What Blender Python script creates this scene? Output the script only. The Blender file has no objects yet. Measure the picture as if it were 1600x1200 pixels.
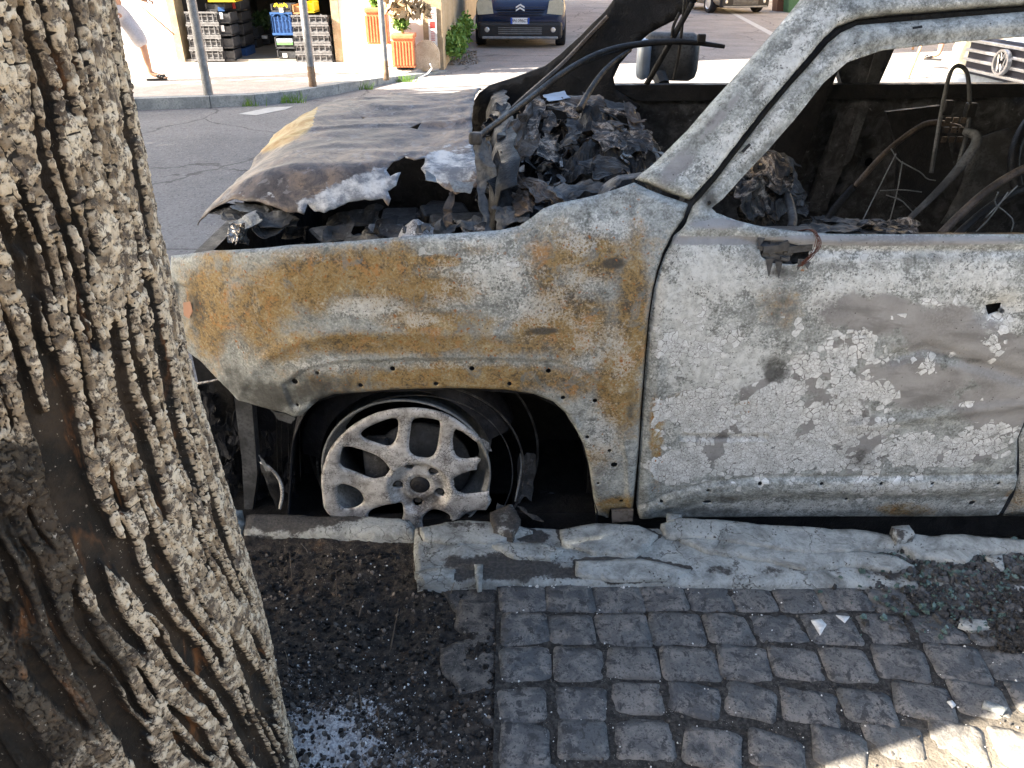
import bpy, math, random
import numpy as np
from mathutils import Vector, Matrix
from mathutils.geometry import delaunay_2d_cdt
random.seed(7); rng = np.random.default_rng(7)
R = math.radians
scene = bpy.context.scene

# ---------------------------------------------------------------- camera
F = 1200.0; PITCH = R(29.5); CH = 1.6
cam = bpy.data.cameras.new("camera"); camo = bpy.data.objects.new("camera", cam)
scene.collection.objects.link(camo); scene.camera = camo
cam.sensor_width = 36.0; cam.lens = 36.0 * F / 1600.0
cam.clip_start = 0.05; cam.clip_end = 3000
camo.location = (0, 0, CH); camo.rotation_euler = (math.pi / 2 - PITCH, 0, 0)
# ---------------------------------------------------------------- sky and sun
SUN_EL = R(30); SUN_AZ = R(196)          # azimuth measured from +X towards +Y
world = bpy.data.worlds.new("World"); scene.world = world; world.use_nodes = True
wn = world.node_tree; sky = wn.nodes.new("ShaderNodeTexSky"); sky.sky_type = 'NISHITA'
sky.sun_disc = False; sky.sun_elevation = SUN_EL; sky.sun_rotation = math.pi / 2 - SUN_AZ
sky.air_density = 1.0; sky.dust_density = 2.0; sky.ozone_density = 0.6
wn.links.new(sky.outputs[0], wn.nodes["Background"].inputs[0])
wn.nodes["Background"].inputs[1].default_value = 0.085
sl = bpy.data.lights.new("sun", 'SUN'); sl.energy = 5.0; sl.angle = R(0.5); sl.color = (1.0, 0.93, 0.82)
slo = bpy.data.objects.new("sun", sl); scene.collection.objects.link(slo)
sd = Vector((math.cos(SUN_AZ) * math.cos(SUN_EL), math.sin(SUN_AZ) * math.cos(SUN_EL), math.sin(SUN_EL)))
slo.rotation_euler = sd.to_track_quat('Z', 'Y').to_euler(); slo.location = sd * 30
scene.view_settings.view_transform = 'Standard'; scene.view_settings.look = 'None'
scene.view_settings.gamma = 1.0; scene.view_settings.exposure = 2.85
scene.view_settings.use_curve_mapping = False
scene.view_settings.use_white_balance = True; scene.view_settings.white_balance_temperature = 6800; scene.view_settings.white_balance_tint = 10

# ---------------------------------------------------------------- projection helpers (a point seen at a place of the photo, at a real distance)
cp, sp_ = math.cos(PITCH), math.sin(PITCH)
def ray(u, v):
    t = (600 - v) / F
    return (u - 800) / F, cp + sp_ * t, -sp_ + cp * t
def P(u, v, Y):
    a, b, c = ray(u, v); k = Y / b
    return (a * k, Y, CH + c * k)
def G(u, v, z=0.0):
    a, b, c = ray(u, v); k = (z - CH) / c
    return (a * k, b * k, z)
def proj(x, y, z):
    d = y * cp - (z - CH) * sp_
    return 800 + F * x / d, 600 - F * (y * sp_ + (z - CH) * cp) / d

# ---------------------------------------------------------------- numpy noise
def _h(ix, iy, iz):
    n = (ix.astype(np.int64) * 374761393 + iy.astype(np.int64) * 668265263 + iz.astype(np.int64) * 2147483647) & 0xffffffff
    n = ((n ^ (n >> 13)) * 1274126177) & 0xffffffff
    n = ((n ^ (n >> 16)) * 2246822519) & 0xffffffff
    return ((n ^ (n >> 15)) & 0xffffff) / float(0xffffff)
def vnoise(x, y, z=0.0):
    x, y, z = np.broadcast_arrays(np.asarray(x, float), np.asarray(y, float), np.asarray(z, float))
    ix, iy, iz = np.floor(x), np.floor(y), np.floor(z)
    fx, fy, fz = x - ix, y - iy, z - iz
    fx, fy, fz = [f * f * f * (f * (f * 6 - 15) + 10) for f in (fx, fy, fz)]
    r = 0
    for dx in (0, 1):
        for dy in (0, 1):
            for dz in (0, 1):
                w = (fx if dx else 1 - fx) * (fy if dy else 1 - fy) * (fz if dz else 1 - fz)
                r = r + w * _h(ix + dx, iy + dy, iz + dz)
    return r
def fbm(x, y, z=0.0, o=4, g=0.5):
    r = 0; a = 1; s = 0; f = 1
    for i in range(o):
        r = r + a * vnoise(np.asarray(x) * f + 17.3 * i, np.asarray(y) * f + 5.1 * i, np.asarray(z) * f + 9.7 * i); s += a; a *= g; f *= 2.03
    return r / s * 2 - 1          # about -1..1
def voro(x, y, seed=0.0, jit=0.9):
    """F1, F2 and a per-cell random value"""
    ix, iy = np.floor(x), np.floor(y); f1 = np.full(x.shape, 9.); f2 = np.full(x.shape, 9.); cid = np.zeros(x.shape)
    for dx in (-1, 0, 1):
        for dy in (-1, 0, 1):
            cx, cy = ix + dx, iy + dy; s = np.full(x.shape, seed)
            px = cx + 0.5 + jit * (_h(cx, cy, s + 1) - 0.5); py = cy + 0.5 + jit * (_h(cx, cy, s + 2) - 0.5)
            d = np.hypot(px - x, py - y); c = _h(cx, cy, s + 3)
            new = d < f1
            f2 = np.where(new, f1, np.minimum(f2, d)); cid = np.where(new, c, cid); f1 = np.where(new, d, f1)
    return f1, f2, cid
def sstep(a, b, x):
    t = np.clip((np.asarray(x, float) - a) / (b - a), 0, 1); return t * t * (3 - 2 * t)

# ---------------------------------------------------------------- objects
COL = scene.collection
def tag(o, label=None, cat=None, group=None, kind=None):
    if label: o['label'] = label
    if cat: o['category'] = cat
    if group: o['group'] = group
    if kind: o['kind'] = kind
    return o
def empty(name, loc, label, cat, group=None, rz=0.0):
    o = bpy.data.objects.new(name, None); COL.objects.link(o); o.location = loc; o.rotation_euler = (0, 0, rz)
    o.empty_display_size = 0.1
    return tag(o, label, cat, group)
def mesh(name, v, f, mat, parent=None, attrs=None, smooth=False, world=True, mats=None, fm=None):
    """world=True: the coordinates given are world coordinates, whatever the parent's place"""
    me = bpy.data.meshes.new(name)
    v = np.asarray(v, float)
    if parent is not None and world:
        m = parent_matrix(parent).inverted(); A = np.array(m)
        v = v @ A[:3, :3].T + A[:3, 3]
    me.from_pydata(v.tolist(), [], [list(map(int, q)) for q in f]); me.update()
    if attrs:
        for k, a in attrs.items():
            at = me.attributes.new(k, 'FLOAT', 'POINT'); at.data.foreach_set('value', np.asarray(a, np.float32))
    if smooth: me.shade_smooth()
    me.materials.append(mat)
    if mats:
        for m_ in mats: me.materials.append(m_)
        if fm is not None: me.polygons.foreach_set('material_index', np.asarray(fm, np.int32))
    o = bpy.data.objects.new(name, me); COL.objects.link(o)
    if parent is not None: o.parent = parent
    return o
def parent_matrix(o):
    m = Matrix.LocRotScale(o.location, o.rotation_euler, o.scale)
    return m if o.parent is None else parent_matrix(o.parent) @ m
def solid(o, th, off=0.0):
    m = o.modifiers.new('thickness', 'SOLIDIFY'); m.thickness = th; m.offset = off; m.use_quality_normals = False; return o

class MB:
    def __init__(s): s.v = []; s.f = []; s.n = 0
    def add(s, v, f):
        v = np.asarray(v, float); s.v.append(v); s.f += [tuple(i + s.n for i in q) for q in f]; s.n += len(v); return s
    def box(s, c, d, rz=0.0, rx=0.0, ry=0.0):
        x, y, z = [q / 2 for q in d]
        v = np.array([(a * x, b * y, e * z) for a in (-1, 1) for b in (-1, 1) for e in (-1, 1)])
        M = np.array((Matrix.Rotation(rz, 3, 'Z') @ Matrix.Rotation(ry, 3, 'Y') @ Matrix.Rotation(rx, 3, 'X')))
        return s.add(v @ M.T + np.array(c), [(0, 1, 3, 2), (4, 6, 7, 5), (0, 4, 5, 1), (2, 3, 7, 6), (0, 2, 6, 4), (1, 5, 7, 3)])
    def rbox(s, c, d, r=0.01, rz=0.0, rx=0.0, ry=0.0, seg=3):
        """box with rounded vertical edges and a chamfered top and bottom"""
        x, y, z = [q / 2 for q in d]; r = min(r, x * .98, y * .98, z * .98)
        ring = []
        for (cx, cy, a0) in ((x - r, y - r, 0), (-x + r, y - r, 90), (-x + r, -y + r, 180), (x - r, -y + r, 270)):
            for i in range(seg + 1):
                a = R(a0 + 90 * i / seg); ring.append((cx, cy, math.cos(a), math.sin(a)))
        n = len(ring); v = []
        for (zz, q) in ((-z, .3), (-z + r * .3, .8), (-z + r, 1), (z - r, 1), (z - r * .3, .8), (z, .3)):
            v += [(a + b2 * r * q, b + c2 * r * q, zz) for (a, b, b2, c2) in ring]
        f = [tuple(range(n))[::-1], tuple(range(5 * n, 6 * n))]
        for k in range(5):
            f += [(k * n + i, k * n + (i + 1) % n, (k + 1) * n + (i + 1) % n, (k + 1) * n + i) for i in range(n)]
        M = np.array((Matrix.Rotation(rz, 3, 'Z') @ Matrix.Rotation(ry, 3, 'Y') @ Matrix.Rotation(rx, 3, 'X')))
        return s.add(np.array(v) @ M.T + np.array(c), f)
    def tube(s, pts, r, n=8, cap=True, flat=1.0):
        pts = np.asarray(pts, float); m = len(pts); rr = np.broadcast_to(np.asarray(r, float), (m,))
        tg = np.gradient(pts, axis=0); tg /= np.linalg.norm(tg, axis=1)[:, None] + 1e-9
        up = np.array((0, 0, 1.)) if abs(tg[0][2]) < .9 else np.array((1., 0, 0))
        v = []; a = np.cross(tg[0], up); a /= np.linalg.norm(a)
        for i in range(m):
            a = a - tg[i] * np.dot(a, tg[i]); a /= np.linalg.norm(a) + 1e-9; b = np.cross(tg[i], a)
            for k in range(n):
                w = 2 * math.pi * k / n; v.append(pts[i] + rr[i] * (a * math.cos(w) * flat + b * math.sin(w)))
        f = [(i * n + k, i * n + (k + 1) % n, (i + 1) * n + (k + 1) % n, (i + 1) * n + k) for i in range(m - 1) for k in range(n)]
        if cap: f += [tuple(range(n))[::-1], tuple(range((m - 1) * n, m * n))]
        return s.add(v, f)
    def lathe(s, prof, c, axis='Z', n=32, a0=0.0, a1=2 * math.pi):
        full = abs(a1 - a0 - 2 * math.pi) < 1e-6; cnt = n if full else n + 1; v = []
        for i in range(cnt):
            w = a0 + (a1 - a0) * i / n; cw, sw = math.cos(w), math.sin(w)
            for (r, h) in prof:
                v.append((r * cw, r * sw, h) if axis == 'Z' else ((r * cw, h, r * sw) if axis == 'Y' else (h, r * cw, r * sw)))
        m = len(prof); f = []
        for i in range(n):
            j = (i + 1) % cnt
            f += [(i * m + k, j * m + k, j * m + k + 1, i * m + k + 1) for k in range(m - 1)]
        return s.add(np.array(v) + np.array(c), f)
    def prism(s, poly, d0, d1, plane='xz'):
        """poly in a plane, extruded between two depths"""
        n = len(poly); v = []
        for d in (d0, d1):
            for (a, b) in poly:
                v.append((a, d, b) if plane == 'xz' else ((a, b, d) if plane == 'xy' else (d, a, b)))
        return s.add(v, [tuple(range(n)), tuple(range(n, 2 * n))[::-1]] + [(i, n + i, n + (i + 1) % n, (i + 1) % n) for i in range(n)])
    def build(s, name, mat, parent=None, smooth=False, **k):
        return mesh(name, np.concatenate(s.v), s.f, mat, parent, smooth=smooth, **k)

def resample(poly, step, closed=True):
    poly = np.asarray(poly, float); out = []; n = len(poly)
    for i in range(n if closed else n - 1):
        a, b = poly[i], poly[(i + 1) % n]; m = max(1, int(round(np.linalg.norm(b - a) / step)))
        for k in range(m): out.append(a + (b - a) * k / m)
    if not closed: out.append(poly[-1])
    return np.array(out)
def smoothpoly(poly, it=2, closed=True):
    p = np.asarray(poly, float)
    for _ in range(it):
        q = np.roll(p, -1, 0) if closed else p[1:]
        a = p if closed else p[:-1]
        c = np.empty((len(a) * 2, p.shape[1])); c[0::2] = a * .75 + q * .25; c[1::2] = a * .25 + q * .75
        if not closed: c = np.vstack([p[:1], c, p[-1:]])
        p = c
    return p
def inside(pts, poly):
    x, y = pts[:, 0], pts[:, 1]; r = np.zeros(len(pts), bool); n = len(poly)
    for i in range(n):
        x0, y0 = poly[i]; x1, y1 = poly[(i + 1) % n]
        if y0 == y1: continue
        c = ((y0 > y) != (y1 > y)) & (x < (x1 - x0) * (y - y0) / (y1 - y0) + x0); r ^= c
    return r
def segdist(pts, poly, closed=True):
    d = np.full(len(pts), 1e9); n = len(poly)
    for i in range(n if closed else n - 1):
        a = np.asarray(poly[i]); b = np.asarray(poly[(i + 1) % n]); ab = b - a
        t = np.clip(((pts - a) @ ab) / (ab @ ab + 1e-12), 0, 1)
        d = np.minimum(d, np.linalg.norm(pts - (a + t[:, None] * ab), axis=1))
    return d
def cdt(outline, holes=(), step=.02, bstep=None, jit=.15, rough=0.0, seed=0):
    """triangulated sheet: 2d points, triangles, boundary edges"""
    bstep = bstep or step
    o = resample(outline, bstep)
    if rough:
        o = o + np.stack([fbm(o[:, 0] * 9 + seed, o[:, 1] * 9, 3 + seed, 5, .65), fbm(o[:, 0] * 9, o[:, 1] * 9 + seed, 8 + seed, 5, .65)], 1) * rough
    hs = [np.asarray(h, float) for h in holes]
    lo, hi = o.min(0), o.max(0)
    gx, gy = np.meshgrid(np.arange(lo[0], hi[0], step), np.arange(lo[1], hi[1], step)); gx = gx.astype(float)
    gx[::2] += step / 2
    g = np.stack([gx.ravel(), gy.ravel()], 1); g += (rng.random(g.shape) - .5) * step * jit
    g = g[inside(g, o)]
    g = g[segdist(g, o) > step * .45]
    for h in hs:
        if len(g):
            g = g[~inside(g, h)]; g = g[segdist(g, h) > step * .3]
    pts = [tuple(p) for p in o]; edges = [(i, (i + 1) % len(o)) for i in range(len(o))]; faces = [list(range(len(o)))]
    for h in hs:
        b = len(pts); pts += [tuple(p) for p in h]; edges += [(b + i, b + (i + 1) % len(h)) for i in range(len(h))]
    pts += [tuple(p) for p in g]
    r = delaunay_2d_cdt([Vector(p) for p in pts], edges, faces, 1, 1e-7)
    V = np.array([tuple(p) for p in r[0]]); T = np.array([f for f in r[2] if len(f) == 3])
    c = V[T].mean(1); keep = inside(c, o)
    for h in hs: keep &= ~inside(c, h)
    T = T[keep]
    a, b, cc = V[T[:, 0]], V[T[:, 1]], V[T[:, 2]]
    ar = (b[:, 0] - a[:, 0]) * (cc[:, 1] - a[:, 1]) - (b[:, 1] - a[:, 1]) * (cc[:, 0] - a[:, 0])
    T[ar < 0] = T[ar < 0][:, ::-1]; T = T[np.abs(ar) > 1e-12]
    ec = {}
    for t in T:
        for i in range(3):
            e = (t[i], t[(i + 1) % 3]); k = (min(e), max(e)); ec[k] = None if k in ec else e
    be = [e for e in ec.values() if e is not None]
    return V, T, be, [o] + hs
def slab(name, outline, z0, zfn, mat, parent=None, step=.02, bstep=None, rough=0.0, edge=.006, seed=0, smooth=True, attrs=None):
    """stone-like piece: displaced top (z = zfn(x,y)), edges eased, sides down to z0"""
    V, T, be, loops = cdt(outline, (), step, bstep, rough=rough, seed=seed)
    d = segdist(V, loops[0]); z = zfn(V[:, 0], V[:, 1]) - edge * (1 - np.clip(d / (edge * 1.6), 0, 1)) ** 2
    v = np.column_stack([V, z]); n = len(v)
    low = v.copy(); low[:, 2] = z0
    used = sorted({i for e in be for i in e}); mp = {i: n + k for k, i in enumerate(used)}
    v2 = np.vstack([v, low[used]])
    f = [tuple(t) for t in T] + [(b, a, mp[a], mp[b]) for a, b in be]
    at = None
    if attrs: at = {k: fn(v2) for k, fn in attrs.items()}
    return mesh(name, v2, f, mat, parent, smooth=smooth, attrs=at)
# ================================================================ materials
class NT:
    def __init__(s, name, rough=.8):
        s.m = bpy.data.materials.new(name); s.m.use_nodes = True; s.t = s.m.node_tree
        s.b = s.t.nodes['Principled BSDF']; s.b.inputs['Roughness'].default_value = rough
        s.b.inputs['Specular IOR Level'].default_value = .35
        s._pos = None
    def n(s, typ, **k):
        x = s.t.nodes.new('ShaderNode' + typ)
        for a, b in k.items(): setattr(x, a, b)
        return x
    def put(s, sock, val):
        if isinstance(val, bpy.types.NodeSocket): s.t.links.new(val, sock)
        elif isinstance(val, (tuple, list)):
            sock.default_value = tuple(val) + ((1,) if len(sock.default_value) == 4 and len(val) == 3 else ())
        else:
            try: sock.default_value = val
            except TypeError: sock.default_value = (val, val, val) if len(sock.default_value) == 3 else (val, val, val, 1)
    def pos(s):
        if s._pos is None: s._pos = s.n('NewGeometry').outputs['Position']
        return s._pos
    def obj(s): return s.n('TexCoord').outputs['Object']
    def attr(s, name): return s.n('Attribute', attribute_name=name).outputs['Fac']
    def rand(s): return s.n('ObjectInfo').outputs['Random']
    def noise(s, sc, det=4, ro=.55, dist=0.0, vec=None, out='Fac', w=None):
        x = s.n('TexNoise', noise_dimensions='4D' if w is not None else '3D'); s.put(x.inputs['Vector'], vec or s.pos()); s.put(x.inputs['Scale'], sc)
        s.put(x.inputs['Detail'], det); s.put(x.inputs['Roughness'], ro); s.put(x.inputs['Distortion'], dist)
        if w is not None: s.put(x.inputs['W'], w)
        return x.outputs[out]
    def vor(s, sc, feat='F1', vec=None, out='Distance', rnd=1.0):
        x = s.n('TexVoronoi', feature=feat); s.put(x.inputs['Vector'], vec or s.pos()); s.put(x.inputs['Scale'], sc); s.put(x.inputs['Randomness'], rnd)
        return x.outputs[out]
    def op(s, o, a, b=None, c=None, clamp=False):
        x = s.n('Math', operation=o, use_clamp=clamp); s.put(x.inputs[0], a)
        if b is not None: s.put(x.inputs[1], b)
        if c is not None: s.put(x.inputs[2], c)
        return x.outputs[0]
    def vop(s, o, a, b=None):
        x = s.n('VectorMath', operation=o); s.put(x.inputs[0], a)
        if b is not None: s.put(x.inputs[1], b)
        return x.outputs[0]
    def warp(s, amt, sc, det=3, vec=None):
        v = vec or s.pos(); nn = s.noise(sc, det, vec=v, out='Color')
        d = s.vop('SUBTRACT', nn, (.5, .5, .5)); d = s.vop('MULTIPLY', d, (amt, amt, amt)); return s.vop('ADD', v, d)
    def scale(s, v, k): return s.vop('MULTIPLY', v, k)
    def ss(s, x, a, b):
        r = s.n('MapRange', interpolation_type='SMOOTHSTEP'); s.put(r.inputs[0], x); s.put(r.inputs[1], a); s.put(r.inputs[2], b); return r.outputs[0]
    def lr(s, x, a, b, c=0.0, d=1.0):
        r = s.n('MapRange'); s.put(r.inputs[0], x); s.put(r.inputs[1], a); s.put(r.inputs[2], b); s.put(r.inputs[3], c); s.put(r.inputs[4], d); return r.outputs[0]
    def mix(s, f, a, b, mode='MIX'):
        x = s.n('Mix', data_type='RGBA', blend_type=mode); s.put(x.inputs[0], f); s.put(x.inputs[6], a); s.put(x.inputs[7], b); return x.outputs[2]
    def ramp(s, f, stops):
        x = s.n('ValToRGB'); s.put(x.inputs[0], f); e = x.color_ramp.elements
        while len(e) < len(stops): e.new(.5)
        for q, (p, c) in zip(e, stops): q.position = p; q.color = tuple(c) + (1,)
        return x.outputs[0]
    def bump(s, h, st=.5, dist=.01, nrm=None):
        x = s.n('Bump'); s.put(x.inputs['Strength'], st); s.put(x.inputs['Distance'], dist); s.put(x.inputs['Height'], h)
        if nrm is not None: s.put(x.inputs['Normal'], nrm)
        return x.outputs[0]
    def out(s, col=None, rough=None, nrm=None, metal=None, **k):
        if col is not None: s.put(s.b.inputs['Base Color'], col)
        if rough is not None: s.put(s.b.inputs['Roughness'], rough)
        if nrm is not None: s.put(s.b.inputs['Normal'], nrm)
        if metal is not None: s.put(s.b.inputs['Metallic'], metal)
        for a, b in k.items(): s.put(s.b.inputs[a], b)
        return s.m

def m_simple(name, c1, c2, sc=8, rough=.8, bs=.3, bsc=60, bd=.003, metal=0.0, spec=None, det=5):
    n = NT(name, rough); f = n.ss(n.noise(sc, det, .6), .35, .65)
    col = n.mix(f, c1, c2); col = n.mix(n.ss(n.noise(sc * 9, 3), .4, .8), col, tuple(q * .75 for q in c1))
    if spec is not None: n.b.inputs['Specular IOR Level'].default_value = spec
    return n.out(col, n.lr(n.noise(sc * 3, 3), .3, .7, rough * .8, min(1, rough * 1.15)), n.bump(n.noise(bsc, 4), bs, bd), metal)

def m_burnt_paint(name='burnt_paint'):
    n = NT(name, .7)
    P3 = n.pos(); Wp = n.warp(.05, 9, 3)
    big = n.noise(5, 5, .6, .5); mid = n.noise(24, 9, .72, .4); m2 = n.noise(48, 8, .75, .2, vec=n.scale(P3, (1, 1, 1.6))); fine = n.noise(170, 6, .7); vf = n.noise(420, 3, .6)
    rust, pale, soot, bare, fl = [n.attr(k) for k in ('rust', 'pale', 'soot', 'bare', 'flake')]
    S = lambda x, k: n.op('MULTIPLY', n.op('SUBTRACT', x, .5), k)
    ADD = lambda *a: a[0] if len(a) == 1 else n.op('ADD', a[0], ADD(*a[1:]))
    # grey-green burnt primer, grainy
    col = n.ramp(ADD(mid, S(fine, .8), S(m2, .5)), [(.28, (.12, .128, .122)), (.41, (.22, .237, .23)), (.52, (.33, .355, .35)), (.66, (.46, .495, .49))])
    # ochre and rust film
    rm = ADD(rust, S(big, 1.0), S(mid, 1.0), S(m2, .4)); rm1 = n.ss(rm, .20, .58)
    och = n.ramp(ADD(n.noise(31, 9, .76, .8), S(fine, .7), S(n.noise(7, 4, .6), .5)), [(.27, (.055, .042, .028)), (.39, (.13, .09, .042)), (.48, (.25, .165, .058)), (.55, (.35, .22, .07)), (.61, (.25, .22, .14)), (.68, (.43, .32, .15)), (.80, (.50, .43, .29))])
    hot = n.ss(ADD(n.noise(13, 6, .7, 1.), S(fine, .3)), .56, .64); och = n.mix(n.op('MULTIPLY', hot, .75), och, (.40, .19, .045))
    blue = n.ss(n.noise(9, 7, .72, .9, vec=n.vop('ADD', P3, (3.1, 1.2, 7.7))), .55, .62); och = n.mix(n.op('MULTIPLY', blue, .6), och, (.17, .20, .21))
    col = n.mix(n.op('MULTIPLY', rm1, .92), col, och)
    # tide lines left by the heat
    iso = n.op('ABSOLUTE', n.op('SUBTRACT', n.op('FRACT', n.op('MULTIPLY', n.noise(7, 4, .55, .8), 13.)), .5)); iso = n.op('MULTIPLY', n.ss(iso, .10, .0), n.ss(mid, .45, .6))
    col = n.mix(n.op('MULTIPLY', iso, .35), col, (.46, .45, .38))
    # pale chalky scale
    pm = n.ss(ADD(pale, S(mid, 1.1), S(fine, 1.7), S(m2, .9)), .40, .60)
    palec = n.mix(n.ss(n.noise(55, 6, .7), .38, .62), (.43, .455, .45), (.69, .715, .71))
    palec = n.mix(n.op('MULTIPLY', rm1, .25), palec, (.50, .40, .24))
    wv = n.vor(100, 'DISTANCE_TO_EDGE', vec=n.warp(.030, 45, 3)); worm = n.op('MULTIPLY', n.ss(wv, .20, .10), n.ss(ADD(pale, S(n.noise(20, 5, .7), 1.6)), .38, .62))
    pm2 = n.op('MULTIPLY', pm, n.lr(rm1, 0., 1., 1., .45))
    col = n.mix(n.op('MULTIPLY', pm2, .9), col, palec)
    col = n.mix(n.op('MULTIPLY', worm, n.lr(fl, 0., .6, .42, .1)), col, (.68, .69, .66))
    # bare pinkish-grey metal
    barec = n.mix(n.ss(n.noise(6, 6, .65, .6), .36, .64), (.20, .203, .205), (.33, .335, .338)); barec = n.mix(n.ss(fine, .42, .7), barec, (.29, .292, .295))
    barec = n.mix(n.op('MULTIPLY', n.ss(n.noise(5, 5, .6, .5, vec=n.scale(P3, (1, 1, 4))), .5, .68), .6), barec, (.13, .131, .13))
    bm = n.ss(ADD(n.op('MAXIMUM', bare, n.op('MULTIPLY', n.ss(fl, .40, .60), .56)), S(mid, .9), S(big, .5)), .36, .50)
    col = n.mix(bm, col, barec)
    # cracked skin of paint in whole flakes, coarse and fine
    hs = 0.
    for sc, am, lo in ((50, 1.0, .0), (110, .75, .12)):
        vec = n.warp(.026, 26, 4); c_ = n.n('TexVoronoi', feature='F1'); n.put(c_.inputs['Vector'], vec); n.put(c_.inputs['Scale'], sc)
        e = n.vor(sc, 'DISTANCE_TO_EDGE', vec=vec)
        pr = n.ss(ADD(fl, S(n.noise(9, 6, .75, .6, vec=c_.outputs['Position']), 3.0)), .44 + lo, .47 + lo)
        cr = n.ss(e, .02, .065); fm = n.op('MULTIPLY', pr, cr)
        flc = n.mix(n.ss(n.noise(38, 6, .7), .38, .62), (.54, .565, .565), (.76, .785, .79)); flc = n.mix(n.op('MULTIPLY', n.ss(fine, .52, .66), .6), flc, (.36, .38, .38))
        col = n.mix(n.op('MULTIPLY', n.op('MULTIPLY', pr, n.op('SUBTRACT', 1., cr)), .7), col, (.13, .13, .127))
        col = n.mix(n.op('MULTIPLY', fm, am), col, flc); hs = n.op('ADD', fm, hs)
    # soot
    sm = n.ss(ADD(soot, S(n.noise(20, 7, .72), 1.0), S(fine, .4)), .18, .62); sm = n.op('MULTIPLY', sm, n.ss(soot, .03, .2))
    col = n.mix(n.op('MULTIPLY', sm, .86), col, (.045, .045, .042))
    f1 = n.vor(90, 'F1'); col = n.mix(n.op('MULTIPLY', n.ss(f1, .20, .10), n.ss(n.noise(15, 4, .7), .50, .60)), col, (.05, .047, .043))
    f2 = n.vor(52, 'F1', vec=n.warp(.02, 60, 2)); col = n.mix(n.op('MULTIPLY', n.ss(f2, .20, .08), n.ss(rust, .1, .5)), col, (.30, .12, .035))
    h = ADD(n.op('MULTIPLY', hs, .9), n.op('MULTIPLY', pm2, .7), n.op('MULTIPLY', fine, 1.0), n.op('MULTIPLY', mid, 1.3), n.op('MULTIPLY', worm, .6))
    return n.out(col, n.lr(bm, 0., 1., .62, .45), n.bump(h, .32, .003), .12)

def m_hood():
    n = NT('burnt_bonnet_metal', .5)
    w = n.attr('pale'); mid = n.noise(8, 8, .68, .9); fine = n.noise(90, 4)
    col = n.ramp(mid, [(.3, (.04, .037, .04)), (.42, (.10, .088, .085)), (.51, (.17, .138, .12)), (.59, (.24, .18, .135)), (.72, (.25, .23, .22))])
    wm = n.ss(n.op('ADD', w, n.op('MULTIPLY', n.op('SUBTRACT', n.noise(20, 7, .7), .5), 1.3)), .48, .62)
    wc = n.mix(n.ss(n.noise(16, 8, .72), .40, .62), (.17, .185, .21), (.60, .61, .61))
    col = n.mix(n.op('MULTIPLY', n.ss(n.noise(34, 8, .75, .4), .50, .60), .55), col, (.035, .035, .042)); col = n.mix(n.op('MULTIPLY', n.ss(n.noise(22, 8, .75, .4, vec=n.vop('ADD', n.pos(), (4., 2., 1.))), .55, .62), .6), col, (.26, .25, .25))
    col = n.mix(wm, col, wc)
    y = n.attr('sun_gold'); gm = n.ss(n.op('ADD', y, n.op('MULTIPLY', n.op('SUBTRACT', mid, .5), .6)), .4, .6)
    col = n.mix(gm, col, n.mix(n.ss(n.noise(16, 4, .6, 1.), .4, .6), (.42, .25, .07), (.55, .40, .17)))  # yellow sunlit far corner painted into the bonnet colour
    col = n.mix(n.op('MULTIPLY', n.ss(n.attr('soot'), .3, .8), .85), col, (.045, .05, .06))
    return n.out(col, n.lr(wm, 0, 1, .48, .8), n.bump(n.op('ADD', fine, n.op('MULTIPLY', n.noise(30, 4), 1.5)), .35, .004))

def m_bark():
    n = NT('bark', .85)
    h = n.attr('h'); pl = n.attr('plate'); ch = n.attr('char')
    ob = n.pos()
    fine = n.noise(130, 5, .65); g = n.noise(40, 4, .6)
    topc = n.ramp(n.op('ADD', n.op('MULTIPLY', pl, .6), n.op('MULTIPLY', g, .5)), [(.2, (.19, .135, .085)), (.4, (.40, .31, .21)), (.55, (.60, .485, .345)), (.8, (.70, .59, .44))])
    topc = n.mix(n.ss(n.noise(55, 7, .75, .4), .50, .58), topc, (.12, .092, .07)); topc = n.mix(n.ss(fine, .5, .66), topc, (.09, .07, .052))
    deep = n.mix(n.ss(n.noise(14, 5, .65), .4, .66), (.014, .012, .010), (.045, .032, .022))
    deep = n.mix(n.ss(n.noise(7, 4, .6, 1.2, vec=n.scale(ob, (2.5, 2.5, .6))), .58, .72), deep, (.17, .075, .03))
    deep = n.mix(n.ss(n.noise(170, 3), .66, .72), deep, (.35, .31, .26))
    f = n.ss(n.op('ADD', h, n.op('MULTIPLY', n.op('SUBTRACT', fine, .5), .30)), .56, .72)
    col = n.mix(f, deep, topc)
    cm = n.ss(n.op('ADD', ch, n.op('MULTIPLY', n.op('SUBTRACT', n.noise(16, 5, .7), .5), .8)), .45, .6)
    col = n.mix(n.op('MULTIPLY', cm, .9), col, deep)
    bp = n.bump(n.op('ADD', fine, n.op('MULTIPLY', n.noise(320, 3), .4)), .6, .004)
    return n.out(col, .8, bp)

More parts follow.
